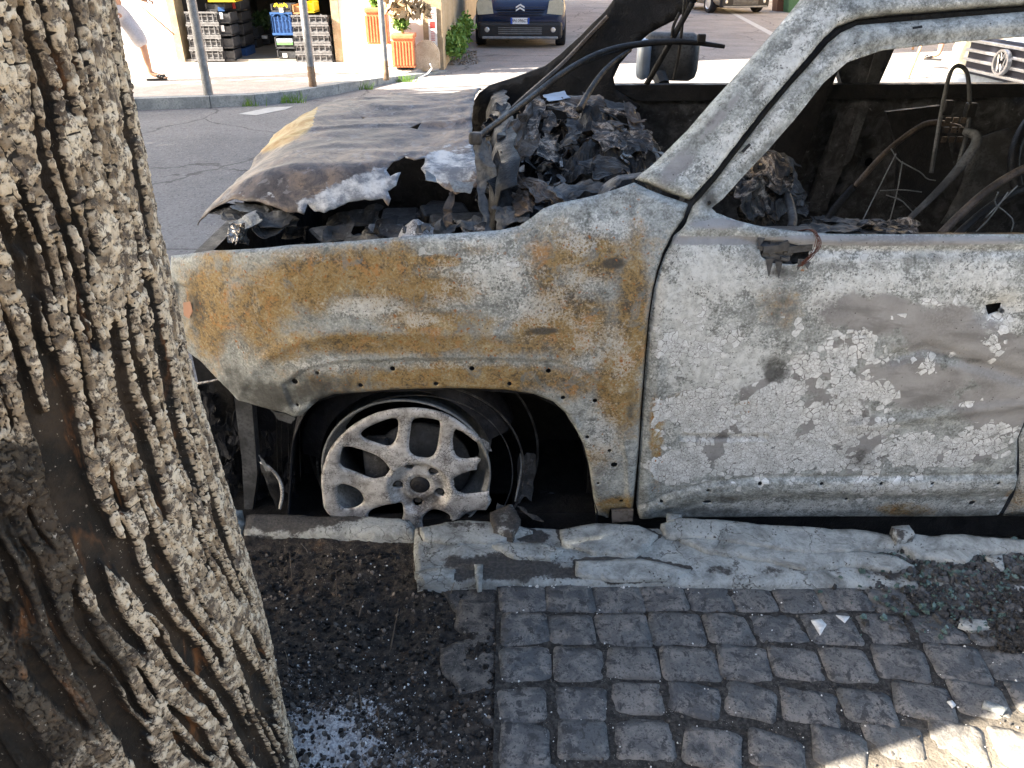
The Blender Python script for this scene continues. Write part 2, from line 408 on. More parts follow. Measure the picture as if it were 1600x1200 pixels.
def m_stone_burnt():
    n = NT('burnt_kerb_stone', .8)
    s = n.attr('soot')
    mid = n.noise(12, 10, .74, .5); fine = n.noise(120, 5, .6)
    col = n.ramp(mid, [(.30, (.09, .093, .088)), (.43, (.22, .23, .22)), (.54, (.36, .375, .36)), (.7, (.46, .475, .455))])
    col = n.mix(n.ss(fine, .5, .7), col, n.mix(.5, col, (.16, .16, .15)))
    pit = n.ss(n.vor(70, 'F1', vec=n.warp(.03, 30, 3)), .25, .12); col = n.mix(n.op('MULTIPLY', pit, n.ss(n.noise(9, 3), .45, .6)), col, (.06, .055, .05))
    cr = n.ss(n.vor(7, 'DISTANCE_TO_EDGE', vec=n.warp(.16, 9, 5)), .012, .004); cr = n.op('MULTIPLY', cr, n.ss(n.noise(4, 2), .45, .55))
    col = n.mix(n.op('MULTIPLY', cr, .8), col, (.06, .055, .05))
    sm = n.ss(n.op('ADD', s, n.op('MULTIPLY', n.op('SUBTRACT', n.noise(17, 7, .72), .5), 1.5)), .46, .64)
    col = n.mix(n.op('MULTIPLY', sm, .93), col, n.mix(n.ss(fine, .4, .7), (.028, .025, .023), (.075, .065, .06)))
    h = n.op('ADD', n.op('MULTIPLY', mid, 1.5), n.op('SUBTRACT', fine, n.op('MULTIPLY', cr, 1.5)))
    return n.out(col, .8, n.bump(h, .55, .006))

def sun_patch_mask(n):
    """1 on the painted sun patch past the shadow edge of the trunk, 0 elsewhere"""
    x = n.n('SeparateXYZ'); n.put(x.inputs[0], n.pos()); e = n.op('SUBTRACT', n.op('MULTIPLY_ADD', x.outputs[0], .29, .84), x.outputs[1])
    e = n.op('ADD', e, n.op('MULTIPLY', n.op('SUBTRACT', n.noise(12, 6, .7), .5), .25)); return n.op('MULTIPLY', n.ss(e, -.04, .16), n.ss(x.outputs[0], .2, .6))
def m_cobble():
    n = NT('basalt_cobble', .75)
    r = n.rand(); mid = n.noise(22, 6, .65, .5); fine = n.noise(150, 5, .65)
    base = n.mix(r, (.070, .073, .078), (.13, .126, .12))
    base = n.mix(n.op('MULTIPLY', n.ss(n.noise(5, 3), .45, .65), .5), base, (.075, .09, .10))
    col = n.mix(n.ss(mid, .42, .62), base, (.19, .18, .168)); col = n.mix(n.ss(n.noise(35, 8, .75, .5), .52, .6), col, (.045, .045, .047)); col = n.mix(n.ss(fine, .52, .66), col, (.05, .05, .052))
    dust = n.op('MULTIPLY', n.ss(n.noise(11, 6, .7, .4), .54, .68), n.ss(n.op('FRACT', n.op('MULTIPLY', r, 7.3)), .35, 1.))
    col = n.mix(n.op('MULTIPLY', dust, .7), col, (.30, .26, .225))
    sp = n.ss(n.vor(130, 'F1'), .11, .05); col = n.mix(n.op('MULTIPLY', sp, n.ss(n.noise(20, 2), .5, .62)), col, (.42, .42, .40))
    col = n.mix(sun_patch_mask(n), col, n.mix(n.ss(mid, .4, .65), (.24, .21, .17), (.40, .36, .30)))  # paler tint painted onto the cobbles where the sun patch falls
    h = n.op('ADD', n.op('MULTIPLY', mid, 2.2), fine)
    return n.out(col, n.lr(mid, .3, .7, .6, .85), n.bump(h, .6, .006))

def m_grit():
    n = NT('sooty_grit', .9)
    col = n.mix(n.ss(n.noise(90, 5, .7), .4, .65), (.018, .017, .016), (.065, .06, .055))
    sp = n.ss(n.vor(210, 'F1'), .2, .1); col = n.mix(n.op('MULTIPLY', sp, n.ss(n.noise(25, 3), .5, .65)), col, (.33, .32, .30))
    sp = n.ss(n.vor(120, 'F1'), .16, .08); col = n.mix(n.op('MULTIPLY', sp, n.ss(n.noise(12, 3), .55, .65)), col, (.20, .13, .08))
    col = n.mix(sun_patch_mask(n), col, (.26, .22, .17))  # the sun patch painted into the joint grit as well
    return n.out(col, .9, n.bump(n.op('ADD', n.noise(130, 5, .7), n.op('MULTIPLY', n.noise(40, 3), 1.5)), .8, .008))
def m_soil():
    n = NT('charred_soil', .9); a = n.attr('ash')
    col = n.mix(n.ss(n.noise(45, 6, .7), .4, .65), (.016, .014, .013), (.075, .060, .048))
    col = n.mix(n.ss(n.noise(14, 5, .7), .55, .75), col, (.085, .05, .028))
    sp = n.ss(n.vor(190, 'F1'), .22, .1); col = n.mix(n.op('MULTIPLY', sp, n.ss(n.noise(30, 3), .5, .62)), col, (.36, .34, .30))
    am = n.ss(n.op('ADD', a, n.op('MULTIPLY', n.op('SUBTRACT', n.noise(70, 6, .75), .5), 1.6)), .5, .68)
    col = n.mix(am, col, n.mix(n.ss(n.noise(160, 3), .4, .6), (.32, .32, .33), (.60, .60, .60)))
    return n.out(col, .85, n.bump(n.op('ADD', n.noise(170, 5, .7), n.op('MULTIPLY', n.noise(60, 3), 2.)), .9, .008))
def m_mortar():
    n = NT('sooty_mortar', .9)
    col = n.mix(n.ss(n.noise(24, 6, .7, .5), .38, .66), (.045, .043, .042), (.17, .15, .13))
    col = n.mix(n.ss(n.noise(160, 4), .55, .7), col, (.03, .03, .03)); sp = n.ss(n.vor(150, 'F1'), .16, .06); col = n.mix(sp, col, (.30, .28, .25))
    return n.out(col, .9, n.bump(n.op('ADD', n.noise(130, 5, .7), n.noise(35, 3)), .8, .006))
def m_alu():
    n = NT('burnt_alloy', .6)
    mid = n.noise(30, 6, .65, .3); fine = n.noise(200, 4)
    col = n.ramp(mid, [(.30, (.17, .16, .155)), (.43, (.36, .355, .35)), (.55, (.53, .53, .53)), (.75, (.64, .645, .65))])
    e = n.vor(95, 'DISTANCE_TO_EDGE', vec=n.warp(.02, 50, 3)); cr = n.op('MULTIPLY', n.ss(e, .09, .02), n.ss(n.noise(13, 4), .44, .58))
    col = n.mix(n.op('MULTIPLY', cr, .8), col, (.07, .065, .062))
    col = n.mix(n.ss(fine, .56, .72), col, (.13, .12, .115))
    s = n.attr('soot'); sm = n.ss(n.op('ADD', s, n.op('MULTIPLY', n.op('SUBTRACT', n.noise(28, 5, .7), .5), 1.0)), .4, .75)
    col = n.mix(n.op('MULTIPLY', sm, .85), col, (.055, .05, .05))
    return n.out(col, .6, n.bump(n.op('SUBTRACT', mid, n.op('MULTIPLY', cr, .8)), .5, .004), .25)
def m_char(name='charred_metal', gloss=.45, c=(.007, .007, .0075), c2=(.019, .018, .018), hi=(.055, .055, .055)):
    n = NT(name, gloss)
    col = n.mix(n.ss(n.noise(16, 6, .7, .5), .4, .7), c, c2); col = n.mix(n.op('MULTIPLY', n.ss(n.noise(38, 7, .75, .4), .58, .72), .6), col, hi)
    return n.out(col, n.lr(n.noise(20, 4), .3, .7, gloss * .7, min(1, gloss * 1.6)), n.bump(n.op('ADD', n.noise(45, 5, .7), n.op('MULTIPLY', n.noise(160, 3), .5)), .7, .006))
def m_debris():
    n = NT('melted_debris', .5)
    mid = n.noise(22, 6, .7, .8)
    col = n.ramp(mid, [(.38, (.009, .009, .009)), (.49, (.030, .027, .025)), (.54, (.12, .095, .075)), (.60, (.42, .36, .30)), (.67, (.14, .10, .075))])
    col = n.mix(n.ss(n.noise(120, 4), .5, .7), col, (.04, .036, .034))
    return n.out(col, n.lr(mid, .3, .7, .22, .7), n.bump(n.op('ADD', n.noise(70, 5, .7), n.noise(25, 3)), .8, .005), .35)
def m_asphalt():
    n = NT('asphalt', .85)
    v = n.pos(); big = n.noise(.7, 5, .6, .5); col = n.mix(n.ss(big, .35, .65), (.13, .13, .135), (.19, .187, .187))
    x = n.n('SeparateXYZ'); n.put(x.inputs[0], v); dust = n.ss(n.op('ADD', x.outputs[1], n.op('MULTIPLY', n.noise(.6, 5, .6), 3.)), 10.8, 13.5)
    col = n.mix(n.op('MULTIPLY', dust, .85), col, n.mix(n.ss(n.noise(1.3, 6, .65), .35, .65), (.25, .225, .21), (.34, .31, .29)))
    ag = n.vor(70, 'F1', out='Color', vec=v); bw = n.n('RGBToBW'); n.put(bw.inputs[0], ag)
    col = n.mix(n.op('MULTIPLY', n.ss(bw.outputs[0], .6, .9), .5), col, (.27, .27, .27)); col = n.mix(n.op('MULTIPLY', n.ss(bw.outputs[0], .35, .1), .5), col, (.045, .045, .05))
    cr = n.ss(n.vor(.55, 'DISTANCE_TO_EDGE', vec=n.warp(.6, 1.3, 6)), .012, .003); col = n.mix(n.op('MULTIPLY', cr, .6), col, (.03, .03, .03))
    return n.out(col, .85, n.bump(n.op('ADD', n.noise(90, 4), n.vor(70, 'F1')), .5, .006))
def m_flat(name, c, rough=.6, metal=0., var=.12, sc=20, **k):
    n = NT(name, rough); f = n.noise(sc, 4, .6)
    col = n.mix(n.ss(f, .3, .7), tuple(q * (1 - var) for q in c), tuple(min(1, q * (1 + var)) for q in c))
    return n.out(col, rough, n.bump(n.noise(sc * 6, 3), .15, .002), metal, **k)
def m_glass(name='window_glass', c=(.02, .025, .03)):
    n = NT(name, .06); n.b.inputs['Specular IOR Level'].default_value = .6
    return n.out(n.mix(n.noise(2, 2), c, tuple(q * 1.6 for q in c)), .06)

M = dict(
    paint=m_burnt_paint(), hood=m_hood(), bark=m_bark(), kerb=m_stone_burnt(), cobble=m_cobble(), grit=m_grit(), soil=m_soil(), mortar=m_mortar(),
    alu=m_alu(), char=m_char(), char2=m_char('charred_panel', .6, (.030, .030, .031), (.10, .102, .105), (.30, .31, .32)),
    rubber=m_char('burnt_rubber', .55, (.006, .007, .010), (.02, .021, .026), (.05, .05, .055)), debris=m_debris(), asphalt=m_asphalt(),
    ash=m_flat('white_ash', (.62, .62, .60), .9, 0, .2, 90), greymetal=m_simple('scorched_grey_metal', (.16, .17, .175), (.30, .315, .32), 14, .55, .4, 80, .002, .2),
    brownmetal=m_simple('scorched_brown_metal', (.045, .036, .030), (.13, .10, .078), 16, .5, .4, 90, .002, .3),
    darkgrey=m_simple('sooty_grey_metal', (.045, .047, .05), (.11, .115, .12), 12, .6, .4, 70, .003, .1),
    copper=m_flat('bare_copper_wire', (.13, .055, .04), .45, .5), chrome=m_simple('scorched_chrome', (.10, .09, .085), (.45, .42, .38), 25, .25, .6, 60, .004, .8),
    white=m_flat('white_wall_paint', (.80, .79, .76), .85, 0, .05, 3), farpave=m_simple('far_pavement', (.50, .43, .37), (.62, .55, .48), 5, .85, .4, 50, .004),
    farkerb=m_simple('grey_stone_kerb', (.22, .235, .24), (.36, .375, .37), 6, .85, .4, 40, .004), line=m_flat('road_paint', (.42, .42, .41), .7, 0, .12, 9),
    steel=m_simple('galvanised_post', (.20, .205, .215), (.30, .305, .31), 10, .5, .2, 60, .001, .4), rustpost=m_simple('rusty_post', (.20, .12, .07), (.32, .24, .17), 14, .7, .4, 60, .002),
    jamb=m_simple('tan_door_jamb', (.33, .25, .15), (.42, .33, .22), 9, .7, .2, 50, .002), terracotta=m_flat('orange_plastic_planter', (.62, .20, .09), .5, 0, .15, 15),
    crate=m_flat('black_plastic_crate', (.045, .047, .052), .5, 0, .3, 20), cratehi=m_flat('grey_plastic_crate', (.14, .14, .145), .5, 0, .3, 20), blue=m_flat('blue_plastic_crate', (.03, .09, .25), .45, 0, .2, 20),
    yellow=m_flat('yellow_crate', (.75, .52, .02), .5, 0, .1, 20), skin=m_flat('skin', (.42, .23, .15), .55, 0, .08, 15), shorts=m_simple('pale_grey_cloth', (.42, .41, .44), (.50, .49, .52), 10, .9, .5, 30, .006),
    shirt=m_flat('cream_shirt', (.62, .50, .42), .9, 0, .1, 10), black=m_flat('black_plastic', (.02, .02, .022), .45), whitep=m_flat('white_plastic', (.75, .75, .75), .5),
    leaf=m_simple('green_leaves', (.10, .20, .03), (.19, .32, .07), 9, .6, .1, 30, .001), leaf2=m_simple('dark_leaves', (.035, .07, .02), (.06, .11, .03), 3, .6, .1, 30, .001),
    stonewall=m_simple('brown_stone_wall', (.22, .16, .11), (.34, .26, .19), 4, .9, .6, 25, .01), wood=m_simple('orange_wood', (.36, .17, .07), (.46, .25, .12), 6, .7, .3, 40, .003),
    navy=m_flat('navy_car_paint', (.012, .022, .06), .18, .1, .1, 3), lamp=m_simple('headlamp_glass', (.50, .47, .36), (.62, .58, .45), 12, .12, .2, 30, .002), glass=m_glass(), tyre=m_flat('tyre_rubber', (.02, .02, .022), .8),
    silver=m_flat('silver_metal', (.62, .62, .62), .3, .7), beige=m_flat('beige_car_paint', (.52, .47, .36), .3, .1), palecar=m_flat('pale_silver_paint', (.36, .42, .50), .3, .2), plate=m_flat('white_plate', (.75, .76, .78), .5), plateblue=m_flat('plate_blue', (.02, .08, .42), .5),
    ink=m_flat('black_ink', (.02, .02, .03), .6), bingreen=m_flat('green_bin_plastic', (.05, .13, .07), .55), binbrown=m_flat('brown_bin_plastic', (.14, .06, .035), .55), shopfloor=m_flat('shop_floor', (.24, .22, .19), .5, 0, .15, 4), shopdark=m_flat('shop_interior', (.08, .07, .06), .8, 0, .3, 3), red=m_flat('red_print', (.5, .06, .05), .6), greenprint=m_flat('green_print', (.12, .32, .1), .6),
    teal=m_simple('green_glass_crumbs', (.05, .085, .078), (.13, .19, .17), 40, .25, .3, 90, .002), stonedisc=m_simple('warm_stone', (.40, .31, .22), (.52, .43, .33), 7, .9, .5, 35, .006),
    plaster=m_simple('ochre_plaster', (.42, .32, .20), (.50, .40, .27), 2, .9, .3, 20, .004),
    beam=m_simple('brown_peeling_paint', (.12, .09, .07), (.25, .21, .17), 9, .7, .3, 30, .003),
)
# ================================================================ ground
ROAD = -.11; WALK = .12
def grid_sheet(name, x0, x1, y0, y1, z, mat, n=(1, 1), parent=None):
    v = [(x0 + (x1 - x0) * i / n[0], y0 + (y1 - y0) * j / n[1], z) for j in range(n[1] + 1) for i in range(n[0] + 1)]
    w = n[0] + 1
    f = [(j * w + i, j * w + i + 1, (j + 1) * w + i + 1, (j + 1) * w + i) for j in range(n[1]) for i in range(n[0])]
    return mesh(name, v, f, mat, parent)
road = tag(grid_sheet('road', -400, 400, -300, 900, ROAD, M['asphalt']), kind='structure')
# pavement bed: everything on the camera's side of the kerb
pave = MB().box((-20.6, -11.236, (ROAD + .045) / 2), (38.8, 25.5, .045 - ROAD)).box((0, -12.236 - .45, (ROAD + .095) / 2 + .0), (2.39, 25.5, .095 - ROAD)).box((11.2, -11.236, (ROAD + .095) / 2), (20., 25.5, .095 - ROAD))
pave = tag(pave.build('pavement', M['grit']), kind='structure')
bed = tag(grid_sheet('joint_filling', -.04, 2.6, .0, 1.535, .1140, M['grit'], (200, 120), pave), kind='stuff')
me = bed.data; co = np.empty(len(me.vertices) * 3); me.vertices.foreach_get('co', co); co = co.reshape(-1, 3)
co[:, 2] += .005 * fbm(co[:, 0] * 22, co[:, 1] * 22, 1) + .003 * fbm(co[:, 0] * 7, co[:, 1] * 7, 4) ; me.vertices.foreach_set('co', co.ravel()); me.update(); me.shade_smooth()

# cobbles: hand-laid rows, neat by the kerb, looser and turned further out
rows = [1.528, 1.430, 1.322, 1.212, 1.106, .995, .885, .775, .665, .555]
def cobble(cx, cy, w, d, rot, skew, seed):
    o = np.array([(-w / 2, -d / 2), (w / 2, -d / 2), (w / 2, d / 2), (-w / 2, d / 2)])
    o += (rng.random((4, 2)) - .5) * .012; o[:, 0] += o[:, 1] * skew
    c, s = math.cos(rot), math.sin(rot); o = o @ np.array([[c, s], [-s, c]])
    o = smoothpoly(resample(o, .035), 2) + (cx, cy)
    tx, ty = (rng.random(2) - .5) * .05; hz = WALK + (rng.random() - .5) * .004
    zf = lambda x, y: hz + tx * (x - cx) + ty * (y - cy) + .0028 * fbm(x * 26, y * 26, seed, 3) + .0012 * (1 - ((x - cx) / w) ** 2 * 4 - ((y - cy) / d) ** 2 * 2)
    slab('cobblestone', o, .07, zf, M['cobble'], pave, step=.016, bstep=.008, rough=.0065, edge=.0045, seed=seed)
k = 0
for r in range(len(rows) - 1):
    y1, y0 = rows[r], rows[r + 1]; d = y1 - y0; x = -.035; loose = min(1, r / 4)
    while x < 1.9:
        w = .118 + rng.random() * .018 - (.006 if r == 0 else 0)
        gap = .002 + .014 * loose + rng.random() * .005; col = max(0, x - .18)
        turn = (rng.random() - .5) * .10 * (1 + loose) + (-.28 * loose * min(1, col / .12) if col > 0 else 0)
        if r <= 1: turn *= .2
        cobble(x + w / 2, (y0 + y1) / 2 + (rng.random() - .5) * .010 * loose + (.016 * loose * math.sin(x * 9 + r * 1.7) if r > 2 else 0), w - gap + .006, d - .002 - .010 * loose - rng.random() * .004, turn, -.06 * min(1, col * 2), k * 3.7)
        x += w + (.004 * loose); k += 1

# kerb stones
def g2(pts, z): return np.array([G(u, v, z)[:2] for u, v in pts])
def sootfn(blobs, base=0.0):
    def f(v):
        d = v[:, 1] * cp - (v[:, 2] - CH) * sp_
        u = 800 + F * v[:, 0] / d; w = 600 - F * (v[:, 1] * sp_ + (v[:, 2] - CH) * cp) / d
        r = np.full(len(v), base)
        for (a, b, ra, rb, s) in blobs: r = np.maximum(r, s * np.exp(-(((u - a) / ra) ** 2 + ((w - b) / rb) ** 2)))
        return r
    return f
kz = .135
kf = lambda amp, z0: (lambda x, y: z0 + amp * fbm(x * 7, y * 11, 3.3, 5, .6) + .0035 * fbm(x * 38, y * 38, 1.3, 3))
k1 = slab('kerb_stone', g2([(384, 797), (425, 796), (500, 800), (585, 800), (640, 806), (652, 818), (646, 832), (600, 831), (520, 828), (440, 826), (380, 824)], kz), ROAD, kf(.006, kz), M['kerb'], pave, .014, .008, .006, .018, 2,
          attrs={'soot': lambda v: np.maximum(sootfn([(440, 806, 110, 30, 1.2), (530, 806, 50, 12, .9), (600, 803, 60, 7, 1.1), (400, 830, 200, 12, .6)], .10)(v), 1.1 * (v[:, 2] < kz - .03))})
k1b = slab('kerb_stone', np.vstack([g2([(300, 792), (378, 790), (372, 800), (382, 812), (360, 826)], kz), g2([(260, 830)], kz)]), ROAD, kf(.005, kz), M['kerb'], pave, .02, .012, .006, .015, 5, attrs={'soot': sootfn([], .2)})
FLK = [[(1030, 817), (1060, 809), (1130, 812), (1200, 819), (1290, 824), (1370, 832), (1424, 850), (1360, 856), (1260, 861), (1200, 853), (1140, 845), (1080, 838), (1042, 832)],
       [(1062, 842), (1130, 838), (1200, 852), (1240, 864), (1330, 860), (1402, 868), (1432, 884), (1400, 889), (1330, 880), (1260, 887), (1200, 873), (1110, 860)],
       [(656, 824), (700, 813), (760, 815), (802, 819), (832, 829), (780, 843), (700, 847), (662, 841)],
       [(872, 827), (930, 817), (1000, 822), (1030, 837), (992, 868), (930, 862), (880, 848)], [(900, 876), (1000, 872), (1080, 888), (1040, 902), (960, 904), (900, 896)]]
def k2_soot_shade(v):
    r = sootfn([(790, 885, 120, 26, 1.1), (900, 893, 80, 16, .85), (730, 880, 60, 18, .8), (830, 838, 34, 14, 1.0), (700, 900, 60, 10, .9), (1240, 890, 110, 20, .55), (1330, 866, 60, 12, .5), (1390, 890, 60, 25, .85), (930, 830, 40, 10, .5), (1130, 890, 80, 16, .55), (690, 825, 60, 10, .5), (1020, 860, 60, 20, .4)], .26)(v)
    for fk in FLK: r = np.maximum(r, 1.1 * sstep(.012, .003, segdist(v[:, :2], g2(fk, kz))))  # dark line painted round each flake for the contact shade at its edge
    return r
k2 = slab('kerb_stone', np.vstack([g2([(648, 820), (700, 817), (800, 819), (870, 822), (1000, 821), (1100, 821), (1250, 824), (1408, 832), (1425, 868), (1440, 914)], kz), g2([(1200, 913), (1000, 910), (800, 908), (650, 905), (646, 860)], kz)]), ROAD, kf(.004, kz), M['kerb'], pave, .008, .008, .004, .012, 9,
          attrs={'soot': k2_soot_shade})  # soot here also carries the painted contact shade round the flakes
k3 = slab('kerb_stone', np.vstack([g2([(1416, 838), (1600, 840)], kz), [(2.35, 1.74), (2.35, 1.55)], g2([(1600, 925), (1448, 914), (1432, 870)], kz)]), ROAD, kf(.009, kz - .004), M['kerb'], pave, .018, .010, .006, .016, 14,
          attrs={'soot': sootfn([(1560, 895, 130, 32, 1.1), (1700, 880, 120, 60, .9), (1440, 900, 40, 20, .8)], .12)})
tag(k1b, None)
xs = [-1.9, -1.4, -.9]
for i in range(8):   # the kerb goes on both ways, out of the picture
    x = 2.37 + i * 1.25 if i < 5 else -2.35 - (i - 5) * 1.25
    slab('kerb_stone', [(x, 1.55), (x + 1.22, 1.55), (x + 1.22, 1.77), (x, 1.77)], ROAD, kf(.006, kz), M['kerb'], pave, .06, .05, .004, .015, i, attrs={'soot': sootfn([], .15)})
# spalled layers lying on the kerb
def flake(pts, z, th, s, soot=(), base=.02, par=None, mat='kerb', tilt=0.0, name='stone_flake', rough=.012):
    o = g2(pts, z + th); cx, cy = o.mean(0)
    o2 = slab(name, o, z - .004, lambda x, y: z + th * 1.1 + tilt * (y - cy) + .0025 * fbm(x * 14, y * 14, s, 4), M[mat], par, .013, .006, rough, .0018, s, smooth=True, attrs={'soot': sootfn(list(soot), base)})
    return o2
flake([(1030, 817), (1060, 809), (1130, 812), (1200, 819), (1290, 824), (1370, 832), (1424, 850), (1360, 856), (1260, 861), (1200, 853), (1140, 845), (1080, 838), (1042, 832)], kz + .005, .016, 21, [(1080, 818, 40, 10, .45)], .0, k2)
flake([(1062, 842), (1130, 838), (1200, 852), (1240, 864), (1330, 860), (1402, 868), (1432, 884), (1400, 889), (1330, 880), (1260, 887), (1200, 873), (1110, 860)], kz + .002, .011, 22, (), .0, k2)
flake([(656, 824), (700, 813), (760, 815), (802, 819), (832, 829), (780, 843), (700, 847), (662, 841)], kz + .003, .012, 23, [(730, 820, 60, 12, .6)], .1, k2)
flake([(872, 827), (930, 817), (1000, 822), (1030, 837), (992, 868), (930, 862), (880, 848)], kz + .002, .012, 24, [(960, 840, 30, 10, .4)], .05, k2)
flake([(900, 876), (1000, 872), (1080, 888), (1040, 902), (960, 904), (900, 896)], kz + .0, .009, 28, (), .2, k2)
flake([(770, 850), (840, 846), (880, 858), (860, 872), (800, 868)], kz + .0, .012, 29, (), .1, k2)
flake([(1410, 852), (1424, 832), (1452, 838), (1500, 833), (1600, 844), (1604, 858), (1530, 862), (1512, 878), (1470, 873), (1430, 870)], kz + .004, .014, 25, (), .0, k3)
flake([(646, 892), (690, 885), (713, 889), (710, 905), (660, 906)], WALK - .005, .022, 26, (), .0, k2)
flake([(742, 884), (758, 883), (754, 912), (746, 914)], WALK - .004, .025, 27, (), .0, k2)
flake([(765, 800), (800, 790), (812, 812), (800, 835), (770, 828)], kz, .03, 31, (), .7, k2)
flake([(1040, 800), (1065, 803), (1060, 816), (1042, 814)], kz, .012, 33, (), .3, k2)
flake([(1396, 822), (1420, 820), (1430, 834), (1402, 840)], kz + .01, .035, 35, (), .5, k3)

# charred soil bed round the tree
nx, ny = 330, 260
xs = np.linspace(-2.6, -.035, nx); ys = np.linspace(.30, 1.73, ny); X, Y = np.meshgrid(xs, ys)
Z = .075 + .020 * fbm(X * 5, Y * 5, .2, 3) + .013 * fbm(X * 22, Y * 22, 3, 4, .6) + .007 * np.maximum(0, fbm(X * 60, Y * 60, 7, 3))
Z += .03 * sstep(-.35, -.06, X) * sstep(1.6, 1.4, Y); Z += .028 * sstep(1.50, 1.68, Y)
v = np.column_stack([X.ravel(), Y.ravel(), Z.ravel()]); f = [(j * nx + i, j * nx + i + 1, (j + 1) * nx + i + 1, (j + 1) * nx + i) for j in range(ny - 1) for i in range(nx - 1)]
ash = sootfn([(500, 1170, 120, 80, 1.0), (570, 1110, 100, 50, .6), (640, 1190, 110, 50, .55), (470, 1060, 50, 40, .5), (560, 1000, 60, 40, .3)], .10)(v)
soil = tag(mesh('charred_soil', v, f, M['soil'], None, attrs={'ash': ash}, smooth=True), kind='structure')
# broken mortar edging between soil and cobbles
for i, (pts, z) in enumerate([([(690, 925), (735, 915), (778, 918), (779, 990), (750, 985), (715, 955)], .104), ([(722, 935), (776, 940), (778, 1012), (745, 1008), (708, 978)], .108), ([(690, 1010), (740, 992), (776, 1005), (776, 1070), (768, 1110), (715, 1108), (712, 1070), (690, 1050)], .106),
                              ([(745, 1110), (788, 1118), (784, 1136), (755, 1128)], .11)]):
    slab('mortar_slab', g2(pts, z), .05, lambda x, y, z=z, i=i: z + .006 * fbm(x * 16, y * 16, i, 4), M['mortar'], pave, .014, .008, .014, .006, 40 + i)

# ---- loose crumbs: charcoal, stones, white chips, green glass
def chips(name, n, fn, smin, smax, mat, par=None, flat=.5, kind='stuff'):
    mb = MB()
    for i in range(n):
        x, y, z = fn(); s = smin + (smax - smin) * rng.random() ** 2.2
        q = np.array([(math.cos(a + rng.random() * .6), math.sin(a + rng.random() * .6)) for a in (0, 1.2, 2.5, 3.7, 5)]) * s * (.6 + .6 * rng.random((5, 1)))
        h = s * flat * (.5 + rng.random()); tx, ty = (rng.random(2) - .5) * .8
        lo = [(x + a, y + b, z - s * .3) for a, b in q]; hi = [(x + a * .75, y + b * .75, z + h + a * tx + b * ty) for a, b in q]
        mb.add(lo + hi, [(5, 6, 7, 8, 9)] + [(k, (k + 1) % 5, 5 + (k + 1) % 5, 5 + k) for k in range(5)])
    return tag(mb.build(name, M[mat], par), kind=kind)
def soil_z(x, y):
    i = int(np.clip((x + 2.6) / 2.565 * (nx - 1), 0, nx - 1)); j = int(np.clip((y - .3) / 1.43 * (ny - 1), 0, ny - 1)); return Z[j, i]
def on_soil(x0=-1.1, x1=-.04, y0=.85, y1=1.68):
    def f():
        x = x0 + (x1 - x0) * rng.random(); y = y0 + (y1 - y0) * rng.random(); return x, y, soil_z(x, y)
    return f
chips('charcoal_crumbs', 4800, on_soil(), .0015, .008, 'char', soil, .8)
chips('brown_crumbs', 1300, on_soil(), .0015, .007, 'beam', soil, .7)
chips('ash_crumbs', 700, on_soil(), .001, .0042, 'ash', soil, .5)
chips('ash_crumbs', 1800, lambda: (lambda x, y: (x, y, soil_z(x, y)))(min(-.06, -.38 + .13 * rng.standard_normal()), .93 + .12 * rng.standard_normal()), .001, .0035, 'ash', soil, .6)
chips('grey_pebbles', 350, lambda: (lambda x, y: (x, y, soil_z(x, y)))(min(-.06, -.34 + .15 * rng.standard_normal()), 1.0 + .16 * rng.standard_normal()), .003, .013, 'mortar', soil, .8)
def on_walk(): return -.03 + 1.9 * rng.random(), .6 + .95 * rng.random(), .118
chips('white_chips', 900, on_walk, .0008, .0032, 'ash', pave, .4)
chips('grit_crumbs', 1500, on_walk, .0012, .0045, 'mortar', pave, .6)
chips('white_chips', 90, lambda: (lambda g: (g[0], g[1], .12))(G(760 + 700 * rng.random(), 905 + 14 * rng.random(), .12)), .002, .006, 'ash', pave, .4)
def teal_pos():
    while True:
        u, v = 1500 + 75 * rng.standard_normal(), 900 + 42 * rng.standard_normal()
        if v > 845 and (v - 845) < 150: g = G(u, v, .13); return g[0], g[1], (.128 if g[1] < 1.53 else .14)
chips('green_glass_crumbs', 600, teal_pos, .0015, .012, 'teal', pave, .35)
chips('dark_glass_crumbs', 1700, lambda: (lambda p: (p[0] + .06, p[1] - .01, p[2]))(teal_pos()), .002, .012, 'char2', pave, .45)
chips('dark_glass_crumbs', 900, lambda: (lambda g: (g[0], g[1], .127))(G(1530 + 70 * rng.random() ** .5 * 1.5, 930 + 90 * rng.random(), .12)), .002, .010, 'grit', pave, .5)
for pts, s in (([(1268, 968), (1284, 966), (1292, 976), (1282, 992)], 51), ([(1480, 1095), (1488, 1093), (1494, 1100), (1488, 1104)], 52), ([(1306, 960), (1328, 962), (1320, 972)], 54)):
    g = flake(pts, WALK + .003, .003, s, (), 0., pave, 'ash', name='stone_chip', rough=.003)
for pts, s in (([(1500, 965), (1540, 968), (1552, 980), (1520, 984), (1498, 976)], 61), ([(1538, 1092), (1575, 1104), (1568, 1112), (1536, 1102)], 62), ([(1500, 850), (1530, 846), (1560, 852), (1540, 864)], 63), ([(1540, 868), (1566, 866), (1570, 888), (1552, 886)], 64)):
    flake(pts, WALK + .003 if pts[0][1] > 900 else kz + .004, .008, s, (), .45, pave, 'kerb', name='stone_chip', rough=.003)
